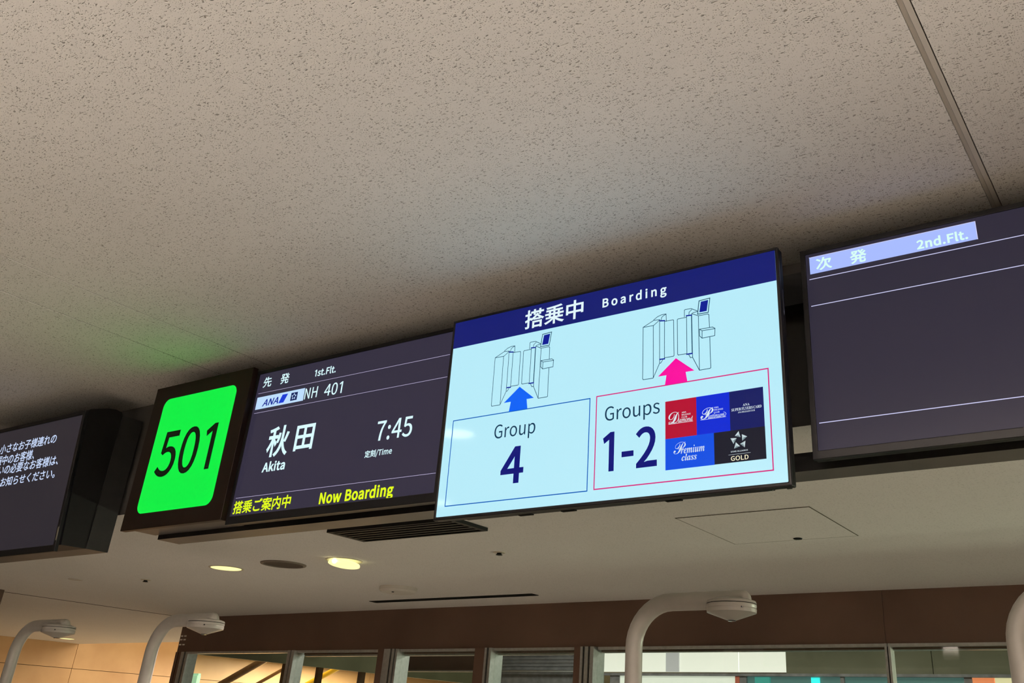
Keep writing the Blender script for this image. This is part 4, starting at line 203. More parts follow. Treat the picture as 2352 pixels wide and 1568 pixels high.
𝒖|357|24 0 46 -9 -34 0 0 -34 -5 41 0 8 -3 -15 0 75 4 15 -6 -22 15 130 7 27 -8 -27 38 211 5 20 0 -8 46 254 0 12 18 0 19 273 -2 0 2 0 13 273 0 5 0 -5 12 289 18 3 -22 -4 73 298 23 3 -26 -5 146 310 -22 -77 21 77 81 79 -4 -10 0 7 76 53 0 -9 -9 0 89 40 22 0 -30 -49 167 113 29 50 -17 -76 236 301 26 0 -27 0 316 301 -44 -159 0 4 251 57 0 -3 -2 3 254 48 2 -3 -3 0 261 44 6 0 -7 -8 280 56 4 3 -4 -6 292 70 4 6 -5 -8 306 91 5 -4 -5 3 321 81 -19 -30 16 16 268 13 -17 -15 19 0 215 -9 -14 0 8 -9 182 4 -9 8 0 -15 169 40 0 5 -8 -37 181 103 -23 -38 22 18 114 18 -21 -18
𝒫|455|35 0 162 -5 -31 0 19 -14 87 16 -18 13 0 -22 60 69 0 17 -11 -11 76 111 11 12 -15 0 116 128 12 0 -6 6 143 119 6 -6 0 10 152 94 0 -13 10 4 138 69 -10 -4 11 2 107 60 -10 -1 0 9 91 44 0 -6 -7 6 101 26 6 -6 -10 4 125 12 10 -4 -10 0 156 6 33 0 -26 -27 244 47 25 27 -25 -57 319 173 -11 -1 8 2 290 169 -8 -1 5 2 269 164 -11 -5 3 0 248 157 -4 0 0 -3 242 161 0 2 -3 -1 247 166 3 2 -2 -1 254 169 1 1 -3 -2 260 172 3 1 -5 -2 273 176 6 2 -8 -2 294 181 9 2 -12 -1 325 185 50 105 -72 -31 508 389 -24 13 37 0 416 409 -28 0 29 7 331 398 -29 -7 26 13 249 368 -26 -13 18 17 183 323 -28 -25 0 27 142 244 0 -14 -8 8 154 211 8 -8 -14 0 187 199 16 0 -16 -11 235 215 17 10 -15 -18 283 256 15 17 -10 -22 320 314 1 3 -2 -5 325 326 1 5 0 -3 328 338 2 7 -1 -7 333 359 1 1 -1 -1 335 363 0 2 -2 0 338 366 4 0 -1 5 345 358 0 -3 0 4 345 348 0 -4 0 5 345 334 0 -30 12 22 327 255 -11 -23 20 13 279 201 -21 -13 27 0 207 182 -23 0 14 -11 152 198 -14 11 0 -19 132 243 0 22 -15 -21 155 308 16 21 -27 -16 220 364 27 17 -34 -10 311 405 34 10 -36 0 416 420 38 0 -31 16 520 396 25 9 -14 0 579 410 3 0 0 2 584 407 0 -2 2 0 581 403 -3 0 3 0 572 402 -5 -1 7 2 554 398 -7 -2 9 3 531 390 33 -19 0 34 581 310 0 -20 15 17 558 253 -16 -18 27 12 494 207 -27 -13 36 4 400 182 -13 -39 24 28 344 82 -24 -28 31 15 262 18 -32 -15|18 55 406 195 22 2 -19 -14 468 219 19 13 -12 -21 514 271 12 21 0 -23 532 338 0 20 11 -10 515 383 -21 -9 17 31 458 323 -16 -30
𝓓|504|31 0 153 -5 -30 0 14 -8 87 7 -13 8 0 -12 67 37 0 10 -9 -6 81 62 9 7 -20 0 124 73 30 0 -40 14 229 52 18 18 -26 -51 296 156 9 20 -10 -20 325 215 16 30 -19 -25 378 298 20 25 -23 -18 443 363 -27 26 51 0 326 402 -32 0 31 18 231 375 -30 -18 21 33 154 298 -21 -35 0 27 122 206 0 -15 -9 9 135 170 8 -9 -14 0 169 156 14 0 -14 -7 211 167 14 7 -13 -13 252 197 13 13 -9 -17 285 242 13 24 0 -25 305 315 0 2 0 -1 305 320 -1 2 0 -2 304 326 0 10 -6 0 314 340 8 0 0 11 326 324 0 -31 15 30 304 233 -15 -29 25 17 245 164 -24 -17 28 0 167 138 -19 0 16 -9 115 151 -15 8 9 -14 78 184 -9 14 0 -18 64 232 0 21 -12 -21 83 295 12 21 -21 -18 133 353 21 17 -26 -11 203 395 19 8 -19 -4 261 413 20 5 -20 0 321 420 60 0 -34 30 462 375 16 10 -11 0 503 391 3 0 -3 1 512 389 2 -1 0 1 516 385 0 -2 12 8 498 371 -7 -4 6 4 478 359 28 -32 0 50 520 236 0 -26 8 27 508 157 -8 -26 15 22 474 84 -14 -22 21 14 422 29 -30 -21 33 0 328 -3 -29 0 26 -12 246 15 -30 -13|-14 0 335 20 29 0 -25 -18 415 48 25 19 -14 -36 474 130 15 37 0 -33 496 234 0 51 22 -21 463 343 -15 -22 14 55 419 228 -9 -37 12 24 387 136 -12 -23 17 16 344 77 -16 -16 22 13 286 34 19 -9|-9 0 148 13 24 0 -19 -14 212 34 -34 15 21 0 130 56 -27 0 0 13 89 37 0 -6 -6 3 98 23 6 -4 -9 2 121 15 9 -1
𝓟|462|37 0 162 -5 -34 0 20 -14 82 16 -20 15 0 -22 52 71 0 18 -12 -12 71 116 13 11 -18 0 117 133 14 0 -8 7 150 123 8 -7 0 11 162 96 0 -10 10 6 147 72 -9 -6 11 2 117 61 -10 -1 0 8 101 47 0 -7 -10 7 117 25 10 -8 -16 0 156 13 29 0 -23 -25 234 50 24 24 -23 -54 304 167 -10 -4 10 3 273 156 -2 -1 2 1 267 154 -2 -1 5 2 257 150 -4 -2 3 1 246 146 -3 -1 2 0 238 144 -4 0 0 -5 232 152 0 3 -9 -5 245 164 9 4 -13 -4 277 177 12 5 -12 -2 313 187 49 100 -71 -33 492 387 -22 10 31 0 412 402 -44 0 39 14 287 382 -40 -13 29 28 185 321 -28 -27 0 24 143 244 0 -13 -9 7 157 214 9 -8 -11 0 187 203 14 0 -15 -8 230 215 15 9 -13 -14 272 248 14 13 -8 -16 304 292 6 12 -3 -10 318 324 3 9 -1 -6 324 347 3 13 -5 0 335 367 7 0 0 23 345 332 0 -29 12 23 327 254 -13 -24 21 13 277 199 -21 -13 26 0 206 179 -26 0 15 -11 145 196 -15 12 0 -19 123 242 0 18 -11 -18 140 296 12 19 -22 -17 191 349 22 17 -31 -12 270 392 47 19 -48 0 412 420 37 0 -31 14 514 398 12 4 -11 -2 548 407 10 2 -10 0 578 410 6 0 0 4 587 404 0 -1 11 4 570 396 -12 -3 12 4 535 386 15 -9 -9 13 571 352 8 -14 0 15 584 309 0 -21 15 18 561 251 -15 -19 27 13 497 203 -27 -12 36 5 403 177 -13 -37 24 27 348 80 -24 -27 32 15 265 17 -32 -14|17 49 411 197 19 4 -16 -14 464 225 16 14 -9 -19 502 275 10 20 0 -21 517 336 0 17 7 -8 507 374 -17 -10 16 29 459 315 -15 -30
"""
# measured layout of the lettering and the drawings on the screens, metres from each screen centre
LAY = json.loads('''{"T":[["main","搭乗中","",-0.2955,-0.0611,0.2576,0.3259,"pale",6,"lettering"],["main","Boarding","",0.0123,0.2457,0.2761,0.3071,"pale",10,"lettering"],["main","Group","",-0.3898,-0.2262,-0.1068,-0.0604,"slate",0,"lettering"],["main","4","",-0.3525,-0.2631,-0.2586,-0.1409,"navy",8,"lettering"],["main","Groups","",0.0326,0.2219,-0.1027,-0.058,"slate",0,"lettering"],["main","1-2","",0.0287,0.2125,-0.2571,-0.1383,"navy",7,"lettering"],["main","𝓓","",0.2506,0.2852,-0.1392,-0.1056,"white",0,"lettering"],["main","𝑖𝑎𝑚𝑜𝑛𝑑","",0.2823,0.3292,-0.1382,-0.1252,"white",8,"lettering"],["main","ANA","",0.2939,0.3084,-0.1126,-0.1081,"white",5,"lettering"],["main","MILEAGE","",0.2938,0.3224,-0.1196,-0.1151,"white",5,"lettering"],["main","CLUB","",0.2933,0.3112,-0.1268,-0.1221,"white",5,"lettering"],["main","ANA","",0.3969,0.411,-0.1122,-0.1078,"white",5,"lettering"],["main","MILEAGE","",0.3967,0.4247,-0.119,-0.1146,"white",5,"lettering"],["main","CLUB","",0.3961,0.4133,-0.1265,-0.1219,"white",5,"lettering"],["main","𝓟","",0.3538,0.395,-0.1397,-0.1075,"white",0,"lettering"],["main","𝑙𝑎𝑡𝑖𝑛𝑢𝑚","",0.3779,0.4282,-0.1397,-0.1258,"white",6,"lettering"],["main","𝐀𝐍𝐀","",0.4848,0.5052,-0.1176,-0.1109,"white",0,"lettering"],["main","𝐒𝐔𝐏𝐄𝐑 𝐅𝐋𝐘𝐄𝐑𝐒 𝐂𝐀𝐑𝐃","",0.4504,0.5405,-0.1289,-0.121,"white",0,"lettering"],["main","𝐀𝐍𝐀 𝐌𝐈𝐋𝐄𝐀𝐆𝐄 𝐂𝐋𝐔𝐁","",0.4693,0.5203,-0.1362,-0.1317,"white",0,"lettering"],["main","𝒫","",0.2666,0.3059,-0.23,-0.1967,"white",0,"lettering"],["main","𝒓𝒆𝒎𝒊𝒖𝒎","",0.2898,0.3644,-0.2304,-0.2161,"white",0,"lettering"],["main","𝒄𝒍𝒂𝒔𝒔","",0.292,0.34,-0.2516,-0.2387,"white",0,"lettering"],["main","STAR ALLIANCE","",0.4439,0.4947,-0.2447,-0.2406,"white",6,"lettering"],["main","GOLD","",0.4437,0.4956,-0.2681,-0.2552,"cream",4,"lettering"],["row1","先","",-0.5076,-0.4562,0.2386,0.2852,"ice",5,"lettering"],["row1","発","",-0.3998,-0.3471,0.2376,0.2842,"ice",5,"lettering"],["row1","1st.Flt.","",-0.1921,-0.0686,0.2393,0.269,"ice",9,"lettering"],["row1","ANA","",-0.4817,-0.383,0.1524,0.1817,"logo",9,"lettering"],["row1","NH","",-0.2292,-0.1553,0.1463,0.1931,"ice",2,"lettering"],["row1","401","",-0.1139,-0.0124,0.1428,0.1924,"ice",2,"lettering"],["row1","秋","",-0.3992,-0.2729,-0.0789,0.0493,"ice",7,"lettering"],["row1","田","",-0.2356,-0.1285,-0.0705,0.035,"ice",7,"lettering"],["row1","Akita","",-0.4,-0.2663,-0.1387,-0.0998,"ice",12,"lettering"],["row1","7:45","",0.2171,0.3967,-0.0823,-0.0061,"ice",3,"lettering"],["row1","定刻/Time","",0.1725,0.311,-0.142,-0.1144,"ice",7,"lettering"],["row1","搭乗ご案内中","",-0.5281,-0.1919,-0.2965,-0.2447,"yellow",7,"lettering"],["row1","Now Boarding","",-0.0322,0.3462,-0.2974,-0.254,"yellow",13,"lettering"],["row2","次","",-0.5102,-0.4615,0.2438,0.2857,"mint",8,"lettering"],["row2","発","",-0.4055,-0.3568,0.2414,0.2844,"mint",8,"lettering"],["row2","2nd.Flt.","",-0.2113,-0.0713,0.2434,0.2719,"mint",12,"lettering"],["left","小さなお子様連れの","",-0.1609,0.3528,0.1883,0.2364,"bluewhite",4,"lettering"],["left","中のお客様、","妊娠",-0.1115,0.1858,0.1274,0.1783,"bluewhite",4,"lettering"],["left","の必要なお客様は、","お手伝い",-0.0666,0.4153,0.0785,0.1193,"bluewhite",4,"lettering"],["left","お知らせください。","係員に",-0.0748,0.413,0.0156,0.0588,"bluewhite",4,"lettering"],["sign","501","",-0.1936,0.1833,-0.106,0.0997,"ink",4,"lettering"]],"G":{"header":[[-0.6076,0.242],[0.6019,0.2444]],"bluebox":[[-0.5716,-0.0236],[-0.0236,-0.0207],[-0.0239,-0.306],[-0.57,-0.309]],"pinkbox":[[0.0004,-0.0193],[0.5644,-0.0199],[0.5654,-0.3051],[0.0011,-0.3053]],"bluearrow":[[-0.3,0.0564],[-0.24,0.0106],[-0.2695,0.0104],[-0.2628,-0.0197],[-0.3367,-0.0222],[-0.3336,0.0097],[-0.36,0.0101]],"pinkarrow":[[0.2755,0.0594],[0.3373,0.0127],[0.3068,0.0122],[0.3129,-0.0193],[0.2395,-0.0188],[0.2435,0.0125],[0.2159,0.0132]],"cards":[[0.2396,-0.0702],[0.5466,-0.0705],[0.5475,-0.273],[0.24,-0.2731],[0.341,-0.0701],[0.4444,-0.0705],[0.2403,-0.1817],[0.3403,-0.1833],[0.4449,-0.1832],[0.3931,-0.1826],[0.3946,-0.2719]],"underlines":[[0.2509,-0.1393],[0.3291,-0.1408],[0.3541,-0.1403],[0.4324,-0.1412],[0.4369,-0.2504],[0.5021,-0.2507]],"star":[[0.4693,-0.187],[0.4575,-0.1996],[0.4742,-0.2049],[0.4785,-0.1972],[0.4943,-0.2052],[0.4795,-0.2154],[0.4885,-0.2165],[0.4856,-0.2348],[0.4722,-0.2235],[0.4598,-0.2175],[0.472,-0.23],[0.4541,-0.2348],[0.4441,-0.2046],[0.463,-0.206],[0.4531,-0.2216]],"swash":[[0.4257,-0.1264],[0.4307,-0.1281],[0.4335,-0.1322],[0.4313,-0.137],[0.425,-0.1399]],"strokes":[[[0.1986,0.1792],[0.1628,0.1799],[0.1627,0.013],[0.1649,0.0096],[0.1972,0.0092],[0.1993,0.01],[0.1986,0.1792]],[[0.1993,0.01],[0.2209,0.0529]],[[0.1628,0.1799],[0.2007,0.1962],[0.2221,0.1941],[0.1986,0.1783]],[[0.2007,0.1979],[0.2135,0.2056],[0.2285,0.2095],[0.2434,0.209],[0.2441,0.1846]],[[0.2263,0.1929],[0.2285,0.201],[0.2349,0.2054],[0.2433,0.2082]],[[0.2208,0.1911],[0.2209,0.0529]],[[0.2382,0.1878],[0.2375,0.063]],[[0.2221,0.0527],[0.225,0.053],[0.2313,0.0613]],[[0.2391,0.1856],[0.2673,0.1849],[0.2693,0.1825],[0.2698,0.0691],[0.2673,0.0672],[0.2388,0.0674]],[[0.3121,0.1846],[0.284,0.1845],[0.2819,0.1825],[0.2821,0.0713],[0.2841,0.0682],[0.3118,0.0677]],[[0.3134,0.1892],[0.313,0.0656]],[[0.3295,0.188],[0.3299,0.0646]],[[0.3194,0.0626],[0.3245,0.0529],[0.3297,0.0531]],[[0.3308,0.1917],[0.3313,0.0529],[0.3528,0.0095],[0.353,0.1814],[0.3308,0.1925]],[[0.353,0.1814],[0.3846,0.1811],[0.3877,0.1777],[0.3883,0.1372]],[[0.3887,0.1061],[0.3894,0.011],[0.387,0.0096],[0.3528,0.0095]],[[0.306,0.1874],[0.3063,0.209],[0.3092,0.2105],[0.329,0.2097],[0.3493,0.198]],[[0.3213,0.1916],[0.3222,0.1994],[0.331,0.2057]],[[0.3308,0.1925],[0.3361,0.1951],[0.3501,0.1959]],[[0.3554,0.1375],[0.3982,0.1365],[0.406,0.1311],[0.4046,0.1082],[0.3636,0.1076],[0.3558,0.116],[0.3554,0.1375]],[[0.3554,0.1375],[0.3641,0.1312],[0.4052,0.1301]],[[0.3641,0.1312],[0.3636,0.1076]]],"thick":[[[0.2221,0.1901],[0.2382,0.1878]],[[0.2221,0.0648],[0.2375,0.0641]],[[0.3134,0.1892],[0.3295,0.188]],[[0.313,0.0656],[0.3299,0.0654]]],"tab":[[0.356,0.2295],[0.3919,0.2313],[0.3855,0.186],[0.3503,0.1871],[0.356,0.2295]],"scr":[[0.3621,0.2255],[0.3865,0.2264],[0.3808,0.1917],[0.3565,0.1918]],"shift":[-0.5754,-0.0023],"r1lines":[[-0.5257,0.2171],[0.5298,0.2115],[-0.5268,0.1286],[0.5313,0.1243],[-0.5342,-0.2296],[0.5404,-0.2353]],"logobox":[[-0.5266,0.1997],[-0.2333,0.1941],[-0.2359,0.1417],[-0.5257,0.1451]],"logopar":[[-0.3673,0.1886],[-0.3337,0.1898],[-0.353,0.1531],[-0.3821,0.1512]],"logosq":[[-0.3144,0.1869],[-0.2744,0.187],[-0.2732,0.1519],[-0.3131,0.1516]],"r2box":[[-0.5305,0.2919],[-0.0473,0.2936],[-0.0473,0.2371],[-0.53,0.2363]],"r2lines":[[-0.5338,0.2192],[0.0696,0.2209],[-0.5336,0.1309],[0.0561,0.1334],[-0.532,-0.2271],[0.0007,-0.2253]]}}''')

# ------------------------------------------------------------------ materials
MATS = {}


def mat(name, base, rough=.5, spec=.5, metal=0.0, emit=None, strength=1.0, coat=0.0):
    if name in MATS:
        return MATS[name]
    m = bpy.data.materials.new(name)
    m.use_nodes = True
    b = m.node_tree.nodes['Principled BSDF']
    b.inputs['Base Color'].default_value = base
    b.inputs['Roughness'].default_value = rough
    b.inputs['Specular IOR Level'].default_value = spec
    b.inputs['Metallic'].default_value = metal
    b.inputs['Coat Weight'].default_value = coat
    if emit:
        b.inputs['Emission Color'].default_value = emit
        b.inputs['Emission Strength'].default_value = strength
    MATS[name] = m
    return m


def mottle(m, scale, a, b, rough_amp=.0):
    """slight procedural unevenness of the base colour"""
    nt = m.node_tree
    p = nt.nodes['Principled BSDF']
    tc = nt.nodes.new('ShaderNodeTexCoord')
    n = nt.nodes.new('ShaderNodeTexNoise')
    n.inputs['Scale'].default_value = scale
    n.inputs['Detail'].default_value = 5
    r = nt.nodes.new('ShaderNodeValToRGB')
    r.color_ramp.elements[0].position = .3; r.color_ramp.elements[1].position = .7
    r.color_ramp.elements[0].color = a; r.color_ramp.elements[1].color = b
    nt.links.new(tc.outputs['Object'], n.inputs['Vector'])
    nt.links.new(n.outputs['Fac'], r.inputs['Fac'])
    nt.links.new(r.outputs['Color'], p.inputs['Base Color'])
    return m


def glow(name, rgb, strength=1.0, rough=.25, spec=.05):
    m = mat(name, (.004, .004, .005, 1), rough, spec, 0, lin(*rgb), strength)
    return m


def ceiling_material(name='fissured_ceiling_board', depth=1.0):
    m = bpy.data.materials.new(name)
    m.use_nodes = True
    nt = m.node_tree; N = nt.nodes; L = nt.links.new
    p = N['Principled BSDF']
    p.inputs['Roughness'].default_value = .95
    p.inputs['Specular IOR Level'].default_value = .1
    tc = N.new('ShaderNodeTexCoord')

    def mapping(sx, sy, off):
        mp = N.new('ShaderNodeMapping')
        mp.inputs['Scale'].default_value = (sx, sy, 1)
        mp.inputs['Location'].default_value = off
        L(tc.outputs['Object'], mp.inputs['Vector'])
        return mp

    def warp(src, amount, scale):
        n = N.new('ShaderNodeTexNoise'); n.inputs['Scale'].default_value = scale; n.inputs['Detail'].default_value = 2
        L(src.outputs[0], n.inputs['Vector'])
        s = N.new('ShaderNodeVectorMath'); s.operation = 'SUBTRACT'; s.inputs[1].default_value = (.5, .5, .5)
        L(n.outputs['Color'], s.inputs[0])
        k = N.new('ShaderNodeVectorMath'); k.operation = 'SCALE'; k.inputs['Scale'].default_value = amount
        L(s.outputs[0], k.inputs[0])
        a = N.new('ShaderNodeVectorMath'); a.operation = 'ADD'
        L(src.outputs[0], a.inputs[0]); L(k.outputs[0], a.inputs[1])
        return a

    def cells(vec, lo, hi, gate):
        v = N.new('ShaderNodeTexVoronoi'); v.voronoi_dimensions = '2D'; v.inputs['Scale'].default_value = 1
        L(vec.outputs[0], v.inputs['Vector'])
        r = N.new('ShaderNodeMapRange'); r.interpolation_type = 'SMOOTHSTEP'
        r.inputs['From Min'].default_value = lo; r.inputs['From Max'].default_value = hi
        r.inputs['To Min'].default_value = 1; r.inputs['To Max'].default_value = 0
        L(v.outputs['Distance'], r.inputs['Value'])
        sep = N.new('ShaderNodeSeparateColor'); L(v.outputs['Color'], sep.inputs[0])
        g = N.new('ShaderNodeMath'); g.operation = 'LESS_THAN'; g.inputs[1].default_value = gate
        L(sep.outputs[0], g.inputs[0])
        x = N.new('ShaderNodeMath'); x.operation = 'MULTIPLY'
        L(r.outputs[0], x.inputs[0]); L(g.outputs[0], x.inputs[1])
        return x

    fis = cells(warp(mapping(44, 128, (3.1, 7.7, 0)), 2.2, .42), .08, .24, .30)
    fis2 = cells(warp(mapping(75, 120, (13.1, 2.7, 0)), 2.0, .6), .08, .24, .26)
    pin = cells(warp(mapping(175, 175, (0, 0, 0)), .6, .8), .07, .24, .55)
    cl = N.new('ShaderNodeTexNoise'); cl.inputs['Scale'].default_value = 22; cl.inputs['Detail'].default_value = 2
    L(tc.outputs['Object'], cl.inputs['Vector'])
    cr = N.new('ShaderNodeMapRange'); cr.inputs['From Min'].default_value = .38; cr.inputs['From Max'].default_value = .58
    cr.inputs['To Min'].default_value = .3; cr.inputs['To Max'].default_value = 1.0
    L(cl.outputs['Fac'], cr.inputs['Value'])
    mx = N.new('ShaderNodeMath'); mx.operation = 'MAXIMUM'; L(fis.outputs[0], mx.inputs[0]); L(fis2.outputs[0], mx.inputs[1])
    fk = N.new('ShaderNodeMath'); fk.operation = 'MULTIPLY'; fk.inputs[1].default_value = .8; L(mx.outputs[0], fk.inputs[0])
    pk = N.new('ShaderNodeMath'); pk.operation = 'MULTIPLY'; L(cr.outputs[0], pk.inputs[1]); L(pin.outputs[0], pk.inputs[0])
    al = N.new('ShaderNodeMath'); al.operation = 'MAXIMUM'; L(fk.outputs[0], al.inputs[0]); L(pk.outputs[0], al.inputs[1])
    ns = N.new('ShaderNodeTexNoise'); ns.inputs['Scale'].default_value = 1.6; ns.inputs['Detail'].default_value = 3
    L(tc.outputs['Object'], ns.inputs['Vector'])
    rp = N.new('ShaderNodeValToRGB')
    rp.color_ramp.elements[0].color = (.77, .76, .73, 1); rp.color_ramp.elements[1].color = (.82, .81, .78, 1)
    L(ns.outputs['Fac'], rp.inputs['Fac'])
    mixc = N.new('ShaderNodeMix'); mixc.data_type = 'RGBA'
    dk = N.new('ShaderNodeMath'); dk.operation = 'MULTIPLY'; dk.inputs[1].default_value = depth; L(al.outputs[0], dk.inputs[0])
    L(dk.outputs[0], mixc.inputs['Factor']); L(rp.outputs['Color'], mixc.inputs[6])
    mixc.inputs[7].default_value = (.17, .155, .13, 1)  # dark colour stands in for the shade inside pits and fissures
    L(mixc.outputs[2], p.inputs['Base Color'])
    inv = N.new('ShaderNodeMath'); inv.operation = 'SUBTRACT'; inv.inputs[0].default_value = 1; L(al.outputs[0], inv.inputs[1])
    bp = N.new('ShaderNodeBump'); bp.inputs['Strength'].default_value = .5 * depth; bp.inputs['Distance'].default_value = .002
    L(inv.outputs[0], bp.inputs['Height']); L(bp.outputs[0], p.inputs['Normal'])
    return m


CEIL = ceiling_material()
CEILB = ceiling_material('smoother_ceiling_board', .4)
BLACK = mottle(mat('black_plastic', (.005, .005, .005, 1), .5, .16), 60, (.004, .004, .004, 1), (.006, .006, .006, 1))
BEZEL = mat('gloss_black_bezel', (.005, .005, .006, 1), .4, .18)
METAL = mottle(mat('black_painted_steel', (.006, .006, .006, 1), .55, .14), 30, (.005, .005, .005, 1), (.008, .008, .008, 1))
GREY = mottle(mat('dark_grey_sheet', (.012, .012, .012, 1), .55, .2), 20, (.010, .010, .010, 1), (.015, .015, .014, 1))
UNDER = mottle(mat('grey_steel_sheet', (.09, .08, .07, 1), .45, .4), 8, (.075, .068, .06, 1), (.105, .095, .083, 1))
BULK = mottle(mat('shaded_bulkhead_board', (.045, .043, .04, 1), .8, .15), 4, (.04, .038, .036, 1), (.05, .048, .045, 1))  # bulkhead lies in shadow; that shade is put into this dark base colour
TRIM = mat('ceiling_joint_strip', (.60, .57, .52, 1), .7, .2)
GROOVE = mat('joint_shadow_gap', (.06, .05, .04, 1), .9, .1)
BROWN = mottle(mat('brown_panel', lin(104, 80, 66), .35, .4), 1.3, lin(92, 70, 57), lin(112, 87, 72))
TAN = mottle(mat('timber_panel', lin(205, 162, 112), .45, .4), 2.2, lin(196, 152, 104), lin(214, 172, 122))
ALU = mottle(mat('brushed_aluminium', (.55, .56, .54, 1), .35, .5, .7), 40, (.48, .49, .47, 1), (.60, .61, .59, 1))
FLOOR = mottle(mat('beige_floor', (.18, .165, .145, 1), .45, .3), 1.5, (.165, .15, .13, 1), (.2, .185, .16, 1))
WALLM = mottle(mat('pale_plaster', (.30, .27, .235, 1), .8, .2), 1.2, (.28, .25, .22, 1), (.32, .29, .255, 1))
POLE = mottle(mat('white_painted_pole', (.40, .38, .345, 1), .35, .5), 25, (.385, .365, .33, 1), (.415, .395, .36, 1))
DARK = mat('dark_gap', (.006, .006, .006, 1), .8, .1)
OLIVE = mottle(mat('grey_green_board', lin(128, 128, 106), .6, .3), 3, lin(120, 120, 98), lin(138, 138, 116))
GREYM = mottle(mat('grey_metal_sheet', lin(140, 140, 142), .4, .5), 14, lin(120, 120, 122), lin(158, 158, 160))
LENS = mat('dark_camera_lens', (.004, .004, .005, 1), .1, .6)
WHITE = mottle(mat('white_plastic', (.66, .63, .57, 1), .5, .4), 20, (.64, .61, .55, 1), (.68, .65, .59, 1))
CHROME = mat('bright_steel', (.7, .7, .7, 1), .2, .5, 1.0)


def glass_material():
    m = bpy.data.materials.new('clear_pane_glass')
    m.use_nodes = True
    nt = m.node_tree; N = nt.nodes
    N.remove(N['Principled BSDF'])
    t = N.new('ShaderNodeBsdfTransparent'); t.inputs[0].default_value = (.92, .95, .92, 1)
    g = N.new('ShaderNodeBsdfGlossy'); g.inputs['Roughness'].default_value = .03
    x = N.new('ShaderNodeMixShader'); x.inputs[0].default_value = .07
    nt.links.new(t.outputs[0], x.inputs[1]); nt.links.new(g.outputs[0], x.inputs[2])
    nt.links.new(x.outputs[0], N['Material Output'].inputs['Surface'])
    return m


GLASS = glass_material()


